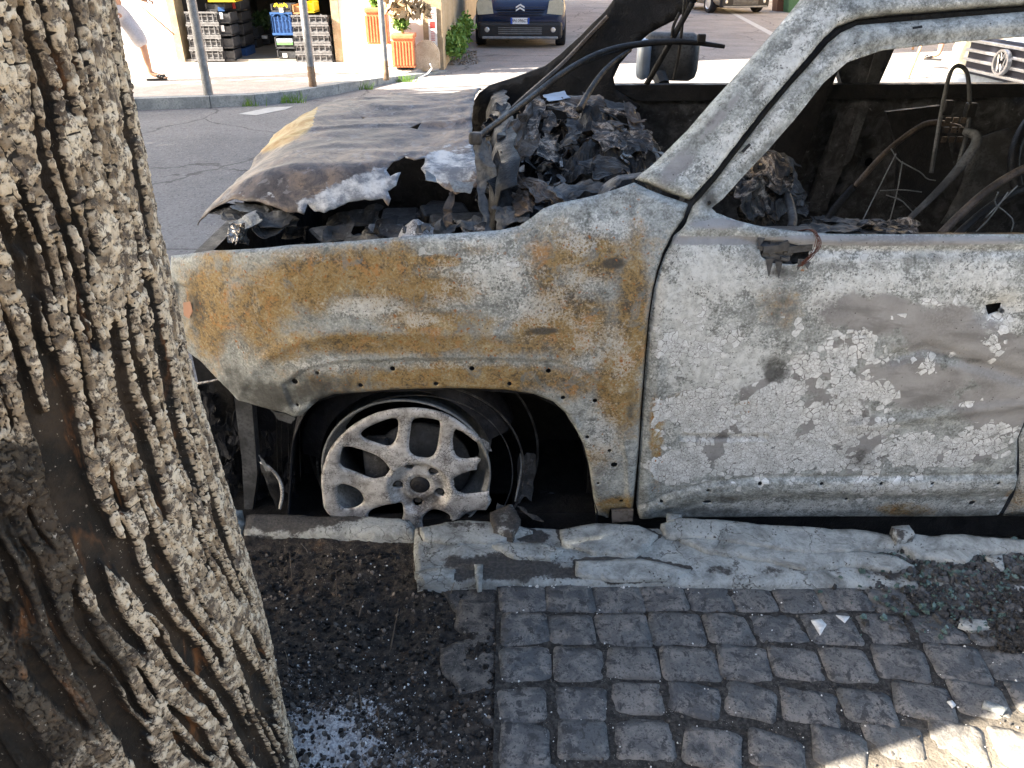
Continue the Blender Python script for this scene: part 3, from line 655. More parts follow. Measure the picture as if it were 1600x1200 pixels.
# burnt stalks standing in the soil
mb = MB()
for u, v, h, l in ((462, 830, .05, .0), (455, 905, .10, .01), (525, 930, .09, .01), (610, 1010, .13, .03), (648, 905, .06, .0), (700, 940, .07, .02), (565, 1110, .08, 0), (450, 1040, .05, 0), (592, 1130, .06, .0), (485, 870, .05, -.02), (560, 960, .05, .02)):
    x, y, z = G(u, v, .08); mb.tube([(x, y, z - .01), (x + l * .5, y + .004, z + h * .5), (x + l, y, z + h)], [.0018, .0015, .0008], 5)
tag(mb.build('burnt_stalks', M['beam'], soil), kind='stuff')
# ================================================================ the burnt car
BX, BY = .35, 2.65
wreck = empty('burnt_car', (BX, BY, ROAD), 'burnt-out small SUV shell with rusty ochre wing and flaking grey door beside the kerb', 'car')
_zt = np.array([-.3, .0, .10, .2, .35, .6, .8, .92, 1.0, 1.05, 1.12, 1.3, 1.5, 1.62])
_yt = np.array([1.90, 1.865, 1.835, 1.812, 1.80, 1.79, 1.795, 1.808, 1.835, 1.868, 1.915, 1.97, 2.04, 2.12])
zz = np.linspace(-.3, 1.62, 200); yy = np.interp(zz, _zt, _yt); yy = np.convolve(np.pad(yy, 8, 'edge'), np.ones(17) / 17, 'valid')
def Ys(x, z):
    x = np.asarray(x, float); return np.interp(z, zz, yy) + .85 * np.maximum(0, -.5 - x) ** 2
def S(u, v):
    Y = 1.8
    for _ in range(14):
        p = P(u, v, Y); Y = float(Ys(p[0], p[2]))
    return p[0], p[2]
def Sp(pts): return np.array([S(u, v) for u, v in pts])
def circ(c, r, n=8, ry=None, rot=0.):
    return [(c[0] + r * math.cos(2 * math.pi * i / n + rot), c[1] + (ry or r) * math.sin(2 * math.pi * i / n + rot)) for i in range(n)]
def blobf(u, w, blobs):
    r = np.zeros(len(u))
    for b in blobs:
        a, c, ra, rb, s = b[:5]; t = R(b[5]) if len(b) > 5 else 0
        du, dw = u - a, w - c; x = du * math.cos(t) + dw * math.sin(t); y = -du * math.sin(t) + dw * math.cos(t)
        r = np.maximum(r, s * np.exp(-((x / ra) ** 2 + (y / rb) ** 2)))
    return r
def panel(name, outline, holes, step, disp, blobs, mat='paint', th=.003, fray=0., par=None, Yf=None, bstep=None, inward=.012):
    V, T, be, loops = cdt(outline, holes, step, bstep or step * .7, rough=fray)
    Y = (Yf or Ys)(V[:, 0], V[:, 1])
    if disp is not None: Y = Y + disp(V)
    d = segdist(V, loops[0]); Y = Y + inward * np.clip(1 - d / .014, 0, 1) ** 2
    v3 = np.column_stack([V[:, 0], Y, V[:, 1]])
    u, w = proj(v3[:, 0], v3[:, 1], v3[:, 2])
    at = {k: blobf(u, w, blobs.get(k, [])) + blobs.get('_' + k, 0.) for k in ('rust', 'pale', 'soot', 'bare', 'flake')}
    o = mesh(name, v3, T[:, ::1], M[mat], par or wreck, attrs=at, smooth=True)
    solid(o, th, 0); return o

# ---- front wing
wing = Sp([(266, 402), (330, 394), (450, 386), (560, 379), (640, 372), (720, 367), (780, 363), (812, 356), (832, 342), (850, 328), (872, 320), (905, 314), (940, 306), (970, 296), (992, 288), (1012, 298), (1040, 309), (1076, 321),
           (1069, 343), (1050, 370), (1036, 398), (1027, 425), (1020, 455), (1013, 500), (1008, 560), (1002, 640), (997, 720), (992, 765), (989, 796), (955, 799), (951, 811), (932, 809),
           (927, 770), (921, 730), (913, 700), (901, 674), (885, 650), (865, 632), (835, 620), (790, 613), (700, 611), (620, 613), (560, 617), (520, 620), (497, 628), (482, 640), (470, 652), (458, 654), (445, 648), (405, 638), (372, 626), (345, 600), (312, 566), (290, 550), (262, 520)])
hl = [(460, 597, .0075), (495, 584, .005), (563, 603, .0055), (613, 577, .006), (681, 601, .0055), (737, 577, .006), (796, 601, .0055), (857, 581, .006), (880, 623, .0055), (930, 628, .0055), (918, 685, .005), (953, 706, .005), (960, 728, .008), (935, 757, .004), (971, 784, .005), (464, 634, .004)]
holes = [circ(S(u, v), r * 1.25) for u, v, r in hl]
flare = Sp([(455, 640), (440, 600), (470, 577), (520, 564), (640, 559), (760, 558), (870, 562), (915, 578), (948, 608), (968, 655), (979, 715), (983, 800), (930, 815), (900, 660), (800, 620), (600, 620)])
soft = Sp([(372, 622), (385, 590), (412, 560), (450, 538), (510, 522), (600, 518), (700, 520), (800, 520)])
pads = np.array([S(u, v) for u, v, r in hl])
lamp_rec = Sp([(272, 440), (296, 446), (304, 470), (302, 500), (290, 520), (272, 515)])
def wing_disp(V):
    i = inside(V, flare); d = segdist(V, flare)
    r = np.where(i, .006 * sstep(0, .010, d), 0) - .003 * np.exp(-(d / .006) ** 2) * (~i)
    ds = segdist(V, soft, False); r += .012 * sstep(.05, .0, ds) * 0 - .006 * np.exp(-(ds / .018) ** 2)
    r += .0035 * fbm(V[:, 0] * 5, V[:, 1] * 6, 2, 3) + .0012 * fbm(V[:, 0] * 22, V[:, 1] * 22, 5, 3)
    dp = np.min(np.hypot(V[:, None, 0] - pads[None, :, 0], V[:, None, 1] - pads[None, :, 1]), axis=1); r += -.0012 * np.exp(-((dp - .014) / .005) ** 2)
    il = inside(V, lamp_rec); dl = segdist(V, lamp_rec); r += np.where(il, .012 * sstep(0, .012, dl), -.003 * np.exp(-(dl / .01) ** 2))
    ridge = np.abs(V[:, 1] - (1.0 - .0)); return r
wing_o = panel('front_wing', wing, holes, .0065, wing_disp, dict(
    rust=[(480, 440, 140, 46, .62, -10), (330, 470, 46, 90, .62), (400, 470, 60, 60, .62), (400, 530, 50, 50, .45), (560, 420, 120, 40, .66), (660, 450, 110, 36, .55), (600, 535, 200, 22, .62), (740, 590, 260, 26, .60), (520, 590, 60, 30, .36), (930, 400, 100, 45, .60), (990, 470, 28, 150, .66), (900, 520, 70, 70, .50), (870, 450, 50, 60, .44), (962, 600, 45, 70, .62), (970, 792, 30, 14, 1.2), (690, 408, 36, 10, .85), (845, 515, 60, 25, .58), (900, 600, 60, 30, .5), (330, 400, 60, 12, .45), (690, 505, 120, 26, .5), (430, 545, 60, 26, .42), (905, 380, 60, 18, .5), (780, 540, 120, 20, .5), (740, 390, 60, 14, .38), (940, 700, 30, 40, .35)],
    pale=[(575, 478, 80, 24, .60), (650, 500, 70, 16, .50), (770, 430, 110, 60, .46), (840, 480, 80, 50, .48), (700, 470, 60, 40, .34), (930, 360, 100, 30, .38), (900, 440, 50, 36, .44), (760, 380, 140, 18, .36), (970, 560, 40, 60, .40), (500, 572, 70, 16, .46), (940, 690, 40, 80, .46), (900, 380, 60, 30, .44), (380, 560, 50, 60, .26), (930, 540, 60, 50, .45), (700, 570, 200, 8, .34), (470, 400, 60, 10, .3)],
    soot=[(500, 612, 90, 34, .58), (430, 620, 66, 34, .66), (370, 600, 40, 40, .55), (580, 600, 60, 16, .3), (345, 540, 30, 50, .30), (958, 411, 20, 9, 1.0), (850, 517, 32, 6, .8), (940, 740, 30, 50, .34), (985, 640, 12, 60, .42), (300, 480, 16, 40, .5), (640, 470, 70, 16, .32), (560, 462, 60, 8, .36), (620, 540, 160, 8, .22), (440, 580, 60, 16, .3), (700, 490, 30, 8, .4), (520, 430, 60, 8, .22), (400, 400, 50, 8, .28)],
    _pale=.10, _rust=.12), th=.003)
# paint and folds under the wing's top edge
mb = MB()
# lamp socket remnants
mesh('marker_lamp_chip', [(a, Ys(a, b) - .004, b) for a, b in Sp([(287, 472), (298, 470), (302, 485), (296, 497), (288, 492)])], [(0, 1, 2, 3, 4)], M['skin'], wing_o)
# rusty foot bracket under the wing
mb = MB(); c = Sp([(956, 799), (990, 798), (988, 812), (956, 814)]); mb.prism([tuple(q) for q in c], 1.835, 1.85); mb.build('wing_bracket', M['copper'] if False else M['beam'], wreck)

# ---- front door
dl = [(1000, 812), (995, 790), (1000, 722), (1005.5, 640), (1011.5, 560), (1017, 500), (1024, 455), (1031, 427), (1040.5, 401), (1054.5, 373), (1074, 348), (1084, 325), (1121, 283), (1157, 236), (1202.5, 177), (1238, 135), (1272, 98), (1297, 69), (1316, 53), (1342, 41), (1402, 36), (1500, 28), (1600, 20), (1640, 17)]
a = Sp(dl); door = np.vstack([a, [(1.42, a[-1][1] - .004), (1.42, .6), (1.425, .4)], Sp([(1592, 742), (1583, 775), (1563, 809), (1480, 811), (1400, 811), (1200, 811)])])
w1 = Sp([(1120, 334), (1112, 326), (1130, 312), (1200, 236), (1240, 190), (1288, 130), (1325, 98), (1380, 79), (1450, 71), (1520, 64), (1600, 58)]); w2 = Sp([(1600, 366), (1400, 366), (1300, 365), (1250, 362), (1190, 354), (1150, 344)])
window = resample(np.vstack([w1, [(1.36, w1[-1][1] - .002), (1.36, w2[0][1])], w2]), .012)
sock = resample(Sp([(1183, 375), (1225, 377), (1265, 388), (1263, 406), (1240, 413), (1205, 411), (1189, 401)]), .01)
hand = resample(Sp([(1543, 479), (1570, 476), (1568, 490), (1548, 495)]), .006)
dh = [(1033, 781, .004), (1105, 763, .004), (1186, 753, .005), (1282, 753, .0045), (1323, 781, .0045), (1375, 753, .0045), (1455, 753, .0045), (1558, 753, .0045), (1520, 787, .007)]
holes = [window, sock, hand] + [circ(S(u, v), r * 1.35) for u, v, r in dh] + [circ(S(1105, 784), .014, 10, .009)]
roc = Sp([(1000, 790), (1050, 768), (1110, 752), (1190, 745), (1400, 744), (1592, 742)])
slot = Sp([(1066, 683), (1196, 683)])
crs = Sp([(1330, 665), (1420, 655), (1520, 640), (1600, 632)]); crs2 = Sp([(1400, 560), (1450, 545), (1520, 568), (1600, 592)])
dsp = S(1215, 580); hs = S(1556, 485)
padd = np.array([S(u, v) for u, v, r in dh])
_gd = S(1592, 742)
def door_disp(V):
    x, z = V[:, 0], V[:, 1]; r = .003 * fbm(x * 3, z * 4, 2, 3) + .0010 * fbm(x * 20, z * 20, 5, 3)
    # sill rail under the window: rolled outwards, then in
    zw = np.interp(x, w2[::-1, 0], w2[::-1, 1]); dz = zw - z
    k = (x > .4) & (z < zw + .02)
    r += np.where(k, -.006 * np.exp(-((dz - .014) / .012) ** 2) + .005 * np.exp(-((dz - .040) / .010) ** 2), 0)
    zr = np.interp(x, roc[:, 0], roc[:, 1]); r += -.010 * sstep(0, .02, zr - z) + .014 * sstep(.04, .10, zr - z) + .004 * np.exp(-((z - zr) / .005) ** 2)
    ds = segdist(V, slot, False); r += .007 * sstep(.012, .006, ds)
    r += -.008 * np.exp(-(segdist(V, crs, False) / .018) ** 2) + .010 * np.exp(-((segdist(V, crs2, False)) / .020) ** 2)
    r += .010 * np.exp(-(((x - dsp[0]) / .05) ** 2 + ((z - dsp[1]) / .05) ** 2)) + .018 * np.exp(-(((x - hs[0] - .01) / .05) ** 2 + ((z - hs[1]) / .035) ** 2))
    dw = segdist(V, window); r += np.where(z > zw + .01, .006 * sstep(.02, .006, dw) - .003 * np.exp(-((dw - .03) / .008) ** 2), 0)
    dp = np.min(np.hypot(x[:, None] - padd[None, :, 0], z[:, None] - padd[None, :, 1]), axis=1); r += .003 * np.exp(-(dp / .010) ** 2)
    dle = segdist(V, a[:10], False); r += -.004 * np.exp(-((dle - .03) / .014) ** 2)
    vg = np.abs(x - np.interp(z, [.1, .25, .4], [1.37, 1.42, 1.425])); 
    return r
door_o = panel('front_door', door, holes, .0065, door_disp, dict(
    pale=[(1110, 430, 80, 60, .62), (1070, 500, 60, 110, .60), (1130, 570, 110, 70, .62), (1180, 440, 60, 40, .45), (1330, 400, 150, 22, .42), (1360, 440, 120, 36, .50), (1520, 430, 90, 50, .50), (1290, 460, 40, 60, .48), (1480, 470, 60, 20, .5), (1560, 500, 50, 60, .55), (1190, 215, 90, 12, .45, -50), (1320, 100, 60, 20, .42), (1030, 480, 18, 100, .5), (1230, 790, 200, 16, .42), (1450, 790, 120, 14, .4), (1120, 660, 110, 60, .45), (1400, 760, 200, 12, .5)],
    flake=[(1330, 545, 80, 40, .66), (1270, 590, 70, 60, .66), (1420, 500, 70, 22, .45), (1300, 650, 110, 70, .70), (1180, 700, 150, 70, .78), (1100, 640, 90, 60, .66), (1440, 560, 60, 26, .42), (1330, 720, 60, 26, .66), (1480, 705, 130, 34, .74), (1560, 530, 40, 60, .40), (1200, 620, 90, 50, .70), (1450, 470, 60, 16, .45), (1500, 625, 90, 24, .34), (1060, 730, 70, 40, .7), (1540, 690, 80, 34, .6), (1380, 620, 40, 50, .5), (1120, 540, 100, 60, .5), (1230, 520, 40, 30, .35), (1350, 770, 260, 20, .42)],
    bare=[(1420, 600, 130, 55, .74), (1360, 490, 100, 44, .72), (1480, 515, 100, 55, .72), (1560, 640, 90, 50, .8), (1280, 500, 40, 40, .4), (1345, 690, 50, 55, .8), (1560, 560, 80, 60, .8), (1300, 376, 400, 9, .9), (1120, 350, 50, 10, .8), (1260, 560, 30, 20, .5), (1270, 680, 26, 20, .5)],
    soot=[(1210, 578, 30, 26, .62), (1204, 586, 12, 14, .9), (1222, 570, 10, 10, .6), (1215, 480, 46, 80, .36), (1020, 560, 12, 110, .30), (1190, 240, 80, 14, .42, -50), (1345, 715, 30, 26, .45), (1500, 560, 70, 8, .42, 12), (1520, 600, 60, 14, .30, 10), (1420, 803, 180, 10, .42), (1120, 798, 120, 12, .42), (1130, 780, 30, 10, .5), (1350, 655, 44, 14, .40, -10), (1430, 655, 90, 6, .35, -6), (1500, 640, 70, 16, .30), (1220, 425, 40, 12, .5), (1110, 310, 20, 24, .6), (1330, 415, 110, 14, .34), (1450, 405, 120, 14, .30), (1170, 400, 60, 30, .28), (1560, 700, 50, 26, .3), (1080, 700, 40, 60, .24), (1130, 683, 70, 5, .45), (1300, 780, 120, 14, .24), (1000, 700, 10, 90, .3)],
    rust=[(1168, 636, 17, 7, 2.2), (1410, 796, 60, 12, .75), (1026, 690, 12, 90, .75), (1070, 620, 40, 14, .45), (1215, 470, 50, 60, .34), (1250, 420, 30, 20, .4), (1040, 790, 40, 12, .3), (1580, 780, 20, 20, .6), (1130, 650, 60, 12, .25)],
    _pale=.16), th=.003)
# what is left behind the mirror's mount: a charred block with wires hanging out
mb = MB()
x0, z0 = S(1226, 395); mb.box((x0, 1.885, z0), (.17, .06, .075)); 
for i in range(16):
    mb.box((x0 - .06 + .12 * rng.random(), 1.845 - .014 * rng.random(), z0 - .02 + .035 * rng.random()), (.02 + .05 * rng.random(), .03, .006 + .012 * rng.random()), 0, 0, rng.random() * 1.2 - .6)
sk = mb.build('mirror_mount', M['darkgrey'], door_o)
for (u, v, du) in ((1187, 375, -2), (1214, 412, 4), (1250, 408, -3), (1258, 412, 2), (1200, 408, 3)):
    p = S(u, v); y = Ys(*p) - .004; mb = MB(); mb.add([(p[0] - .008, y, p[1] + .008), (p[0] + .012, y, p[1] + .006), (p[0] + du * .002, y - .006, p[1] - .045 * rng.random() - .01)], [(0, 1, 2)]); mb.build('mirror_mount_rag', M['darkgrey'], door_o)
for i in range(9):
    mb = MB(); j = rng.random(3) * 8 - 4
    pts = [(1250 + j[0], 361, 1.87), (1266 + j[1], 357, 1.85), (1279 + j[2], 368 + j[0], 1.815), (1279 + j[0] * 1.5, 385, 1.80), (1268 + j[1] * 1.4, 400 + j[2], 1.785), (1256 + j[2], 410 + j[1], 1.783), (1250 + j[0], 416, 1.785)]
    p = smoothpoly(np.array([P(*q) for q in pts]), 2, False); mb.tube(p, .0008, 4); mb.build('copper_wire', M['copper'], door_o)
# handle hole: a dark pocket with the lock stub
x0, z0 = S(1557, 485); MB().box((x0, 1.865, z0), (.09, .06, .06)).build('handle_pocket', M['char'], door_o)
MB().lathe([(.006, 0), (.006, .01), (0, .01)], (x0 + .018, 1.80, z0 - .004), 'Y', 10).build('lock_stub', M['greymetal'], door_o)

# ---- rear door, rear quarter (mostly out of the picture)
rd = np.vstack([Sp([(1597, 742), (1588, 778), (1570, 809)])[::-1], [(1.43, .4), (1.427, .6), (1.427, 1.42), (2.2, 1.44), (2.28, 1.40), (2.32, .98), (2.27, .62), (2.12, .40), (2.0, .20), (1.98, .07)]])
rw = resample([(1.49, 1.005), (1.49, 1.36), (2.16, 1.37), (2.24, 1.01)], .02)
panel('rear_door', rd, [rw], .03, lambda V: .003 * fbm(V[:, 0] * 3, V[:, 1] * 4, 2, 3), dict(pale=[(1700, 600, 200, 200, .4)], _pale=.3, rust=[(1590, 780, 30, 30, .6)], _bare=.3), th=.003)
rq = [(2.33, .98), (2.29, 1.44), (3.55, 1.42), (3.72, 1.0), (3.78, .5), (3.74, .2), (2.98, .2), (2.95, .38), (2.82, .55), (2.6, .60), (2.40, .54), (2.29, .42)]
panel('rear_quarter', rq, [resample([(2.40, 1.04), (2.37, 1.34), (3.40, 1.34), (3.5, 1.04)], .03)], .04, lambda V: .003 * fbm(V[:, 0] * 3, V[:, 1] * 4, 2, 3), dict(_pale=.35, _rust=.2), th=.003)

# ---- A-pillar, roof rail
ap = np.vstack([Sp([(996, 288), (1030, 262), (1080, 212), (1118, 168), (1158, 124), (1200, 76), (1236, 34), (1262, 2)]), [(.72, 1.56), (1.0, 1.575), (1.42, 1.60), (2.2, 1.50)], [(2.2, 1.452), (1.44, 1.500)], Sp([(1600, 10), (1500, 17), (1402, 25), (1345, 32), (1312, 44), (1292, 62), (1268, 91), (1200, 170), (1155, 228), (1118, 276), (1081, 317), (1042, 304), (1014, 294)])])
pill = panel('windscreen_pillar', ap, [], .008, lambda V: .002 * fbm(V[:, 0] * 8, V[:, 1] * 8, 2, 3) - .022 * np.exp(-(segdist(V, ap[:9], False) / .05) ** 2) * -1 - .004 * np.exp(-((segdist(V, ap[12:], False) - .03) / .012) ** 2), dict(
    pale=[(1130, 240, 80, 30, .55, -48), (1230, 100, 100, 26, .6, -50), (1290, 30, 90, 30, .4), (1060, 270, 40, 20, .4), (1450, 5, 100, 12, .3)], soot=[(1180, 150, 60, 8, .45, -50), (1240, 60, 50, 10, .4, -50), (1400, 22, 200, 6, .3), (1100, 200, 90, 7, .4, -48)], bare=[(1060, 260, 70, 24, .6, -45), (1120, 190, 90, 12, .6, -48), (1220, 150, 60, 14, .4, -50)], _pale=.12), inward=.03)
for u, v, w, h, t in ((1230, 110, 1, 1, 0),): pass
# dark slots in the door's frame
for (u0, v0, u1, v1, r) in ((1160, 238, 1172, 226, .0045), (1324, 80, 1336, 68, .005), (1425, 45, 1440, 43, .005), (1106, 318, 1110, 316, .005)):
    p, q = S(u0, v0), S(u1, v1)
    MB().tube([(p[0], Ys(*p) + .001, p[1]), (q[0], Ys(*q) + .001, q[1])], r, 8, True).build('frame_slot', M['char'], door_o)

# ---- dark body frame behind the gaps
gp = np.array([(p[0] + .004, Ys(*p) + .062, p[1]) for p in resample(np.vstack([a[:24], [(1.42, a[-1][1])]]), .03, False)])
MB().tube(gp, .03, 8).build('body_frame', M['char'], wreck)
MB().box((.9, 1.93, .03), (2.9, .10, .09)).box((.35, 1.93, .10), (.14, .08, .30)).build('sill', M['char'], wreck)
# floor, firewall, far side, roof
mb = MB().box((1.6, 2.70, .03), (4.2, 1.50, .04)); mb.build('floor_pan', M['char'], wreck)
MB().box((.26, 2.72, .42), (.04, 1.48, .95)).build('firewall', M['char'], wreck)
MB().box((3.70, 2.72, .80), (.05, 1.44, 1.40)).build('tailgate', M['char2'], wreck)
nx_, ny_ = 50, 30
Xr, Yr = np.meshgrid(np.linspace(.76, 3.66, nx_), np.linspace(2.10, 3.36, ny_)); Zr = 1.575 + .03 * np.sin((Yr - 2.10) / 1.26 * math.pi) + .012 * fbm(Xr * 3, Yr * 3, 2, 3)
Zr -= .08 * sstep(1.30, 2.3, Xr) ; Zr -= .05 * (np.abs(Yr - 2.73) / .63) ** 4
v = np.column_stack([Xr.ravel(), Yr.ravel(), Zr.ravel()]); f = [(j * nx_ + i, j * nx_ + i + 1, (j + 1) * nx_ + i + 1, (j + 1) * nx_ + i) for j in range(ny_ - 1) for i in range(nx_ - 1)]
o = mesh('roof', v, f, M['paint'], wreck, attrs=dict(rust=np.full(len(v), .2), pale=np.full(len(v), .3)), smooth=True); solid(o, .004)
def far(poly, name, mat='char', Y=3.42, th=.03, par=None):
    pts = [P(u, v, Y) for u, v in poly]; m = MB(); m.prism([(p[0], p[2]) for p in pts], Y, Y + th); return m.build(name, M[mat], par or wreck)
# far door: inner skin with pressings
V, T, be, lp = cdt(np.vstack([[P(930, 133, 3.42)[0::2]], [P(1130, 133, 3.42)[0::2]], [(1.6, P(1130, 133, 3.42)[2]), (3.1, 1.08), (3.1, .05), (.2, .05)]])[:, :2], [circ((x, z), r, 12) for x, z, r in ((1.86, .86, .035), (1.42, .70, .02), (1.42, .60, .022), (1.58, .78, .02), (2.1, .75, .03))], .03)
Yd = 3.42 - .03 * np.exp(-((V[:, 1] - 1.02) / .04) ** 2) + .03 * sstep(.95, .85, V[:, 1]) * sstep(.35, .45, V[:, 1]) + .01 * fbm(V[:, 0] * 6, V[:, 1] * 6, 1, 4)
Yd += -.025 * np.exp(-(np.abs(V[:, 0] - 1.50) / .05) ** 2)
o = mesh('far_door', np.column_stack([V[:, 0], Yd, V[:, 1]]), T, M['char2'], wreck, smooth=True); solid(o, .006)
far([(930, 133), (1600, 131), (1600, 152), (1000, 158)], 'far_window_sill', 'char', 3.36, .05, o)
MB().box((1.7, 3.50, .55), (2.9, .02, 1.02)).build('far_outer_skin', M['char'], wreck)
# far B-pillar and windscreen surround
far([(1290, 40), (1412, 40), (1392, 90), (1352, 180), (1318, 260), (1290, 330), (1262, 330), (1300, 220), (1318, 140)], 'far_centre_pillar', 'char2', 3.40, .05)
far([(1240, 40), (1330, 40), (1310, 110), (1262, 230), (1220, 330), (1180, 340), (1200, 260), (1232, 170)], 'far_belt_cover', 'char', 3.34, .02)
far([(1380, 40), (1400, 40), (1330, 250), (1316, 262)], 'pillar_edge', 'darkgrey', 3.385, .01)
Yt = 3.36
def wsurf(poly, name, mat, Yf, th=.012, step=.03, amp=.008, par=None):
    p2 = np.array([P(u, v, Yf)[0::2] for u, v in poly]); V, T, be, lp = cdt(p2, (), step, step * .6, rough=.004)
    Yv = Yf + amp * fbm(V[:, 0] * 9, V[:, 1] * 9, 4, 4); o = mesh(name, np.column_stack([V[:, 0], Yv, V[:, 1]]), T, M[mat], par or wreck, smooth=True); return solid(o, th)
# far windscreen pillar, one black mass sweeping up to the roof
wsurf([(738, 190), (738, 162), (748, 145), (765, 133), (800, 122), (850, 104), (875, 85), (905, 58), (945, 18), (965, -10), (980, -30), (1110, -30), (1086, 4), (1052, 32), (1015, 52), (985, 78), (968, 100), (958, 120), (962, 140), (1000, 165), (960, 230), (900, 260), (780, 260), (752, 235)], 'far_windscreen_pillar', 'char', 3.34, .02, .03, .012)
# pale ridge along that pillar's edge
mb = MB(); mb.tube(smoothpoly(np.array([P(*q) for q in ((750, 215, 3.0), (790, 180, 3.05), (820, 152, 3.1), (850, 126, 3.2), (880, 100, 3.28), (910, 68, 3.30), (950, 26, 3.30))]), 2, False), [.016, .016, .016, .016] + [.012] * 0 if False else .010, 6)
mb.build('windscreen_frame_edge', M['brownmetal'], wreck)
# cowl: dark panel closing the gap behind the bonnet, and the trough
nn = 24
v = []; 
for j in range(nn):
    y = 1.98 + 1.38 * j / (nn - 1)
    for k_, (dx, z) in enumerate(((-.06, .55), (-.055, .9), (-.05, 1.03), (-.03, 1.085), (.02, 1.10))):
        v.append((dx + .008 * math.sin(j * 1.7 + k_) - .05 * (y - 1.98) / 1.38, y, z + .03 * math.sin((y - 1.98) / 1.38 * math.pi) - (.03 if j < 2 else 0)))
o = mesh('cowl_panel', v, [(j * 5 + k_, (j + 1) * 5 + k_, (j + 1) * 5 + k_ + 1, j * 5 + k_ + 1) for j in range(nn - 1) for k_ in range(4)], M['char'], wreck, smooth=True); solid(o, .004)

# ---- bonnet
def H(x, y):
    x = np.asarray(x, float); y = np.asarray(y, float)
    z = 1.065 + .055 * np.sin(np.clip((y - 1.95) / 1.45, 0, 1) * math.pi * .62)
    z = z - 1.7 * np.maximum(0, -.60 - x) ** 2 - 14. * np.maximum(0, -.90 - x) ** 2
    z = z - 2.2 * np.maximum(0, 2.16 - y) ** 1.6 - .35 * np.maximum(0, y - 3.15) ** 2
    z = z - .03 * np.exp(-((y - 2.62 - .1 * x) / .05) ** 2) * 0
    return z
def B(u, v):
    zs = np.linspace(1.2, .6, 601); a_, b_, c_ = ray(u, v); k = (zs - CH) / c_
    e = H(a_ * k, b_ * k) - zs; i = int(np.argmax(e > 0)) if (e > 0).any() else int(np.argmin(np.abs(e)))
    return a_ * k[i], b_ * k[i]
hb = np.array([B(u, v) for u, v in [(752, 132), (700, 134), (640, 139), (560, 150), (500, 161), (440, 177), (402, 196), (372, 222), (345, 262), (322, 300), (306, 322), (304, 332), (320, 338), (330, 330), (348, 322), (380, 315), (412, 314), (428, 322), (450, 330), (474, 336), (480, 322), (490, 334), (506, 338), (522, 333), (545, 317), (562, 315), (580, 318), (598, 312), (608, 322), (611, 312), (606, 300), (620, 290), (626, 268), (610, 274), (604, 264), (616, 252), (632, 243), (646, 247), (664, 244), (658, 260), (668, 272), (682, 280), (696, 292), (712, 300), (722, 296), (738, 290), (750, 284), (744, 250), (738, 215), (737, 180), (742, 150)]])
hh = [circ(B(567, 181), .006, 6), [tuple(q) for q in [B(402, 213), B(418, 208), B(416, 217)]], [tuple(q) for q in [B(640, 197), B(658, 192), B(652, 199)]]]
V, T, be, lp = cdt(hb, hh, .012, .007, rough=.006)
zb = H(V[:, 0], V[:, 1]); d = segdist(V, lp[0])
wx = V[:, 0] + .08 * fbm(V[:, 0] * 3, V[:, 1] * 3, 9, 2)
zb = zb + .026 * fbm(wx * 2.6, V[:, 1] * 3.4, 3, 3) + .014 * (1 - np.abs(fbm(wx * 5, V[:, 1] * 9, 6, 4))) * .7 - .01 + .006 * fbm(V[:, 0] * 26, V[:, 1] * 26, 4, 3) * np.clip(1 - d / .12, 0, 1)
zb += .008 * np.exp(-((V[:, 1] - 2.66 - .18 * V[:, 0]) / .02) ** 2)
u, w = proj(V[:, 0], V[:, 1], zb)
at = dict(pale=blobf(u, w, [(590, 292, 110, 30, 1.1, -12), (520, 318, 60, 24, 1.1), (700, 262, 60, 34, 1.0), (740, 250, 40, 50, .7), (560, 258, 60, 12, .42), (690, 228, 70, 18, .5), (400, 302, 70, 12, .45), (340, 312, 40, 14, .4), (640, 245, 60, 20, .4)]),
          sun_gold=blobf(u, w, [(440, 192, 90, 34, 1.3, -28), (400, 225, 60, 18, .8, -40)]) * (u < 497 - (w - 165) * .25), soot=blobf(u, w, [(590, 215, 120, 24, .62), (470, 258, 90, 20, .5), (400, 290, 60, 12, .5), (380, 318, 60, 10, .5), (330, 322, 30, 12, .6), (480, 262, 70, 22, .25), (560, 235, 60, 16, .2), (620, 172, 60, 10, .25)]))
bon = mesh('bonnet', np.column_stack([V[:, 0], V[:, 1], zb]), T, M['hood'], wreck, attrs=at, smooth=True); solid(bon, .003, -1)

# ---- crumpled sheets
def crumple(name, c, n=10, amp=.02, seed=0., mat='darkgrey', par=None, th=.002, fr=9, rag=.25):
    """c: four corner points (world); a bilinear patch, crumpled, with torn edges"""
    c = [np.array(q, float) for q in c]; U, W = np.meshgrid(np.linspace(0, 1, n), np.linspace(0, 1, n)); U = U.ravel(); W = W.ravel()
    e = .10 * fbm(U * 4 + seed, W * 4, seed, 3) * rag * 4; U2 = U + e * (np.abs(U - .5) > .35); W2 = W + e * (np.abs(W - .5) > .35)
    p = ((1 - U2) * (1 - W2))[:, None] * c[0] + (U2 * (1 - W2))[:, None] * c[1] + (U2 * W2)[:, None] * c[2] + ((1 - U2) * W2)[:, None] * c[3]
    q = p + amp * np.stack([fbm(p[:, 0] * fr, p[:, 1] * fr, p[:, 2] * fr + seed + k_ * 7, 4, .6) for k_ in range(3)], 1) * 2
    f = [(j * n + i, j * n + i + 1, (j + 1) * n + i + 1, (j + 1) * n + i) for j in range(n - 1) for i in range(n - 1)]
    o = mesh(name, q, f, M[mat], par or wreck); return solid(o, th)
def cr(name, px, **k): return crumple(name, [P(*q) for q in px], **k)
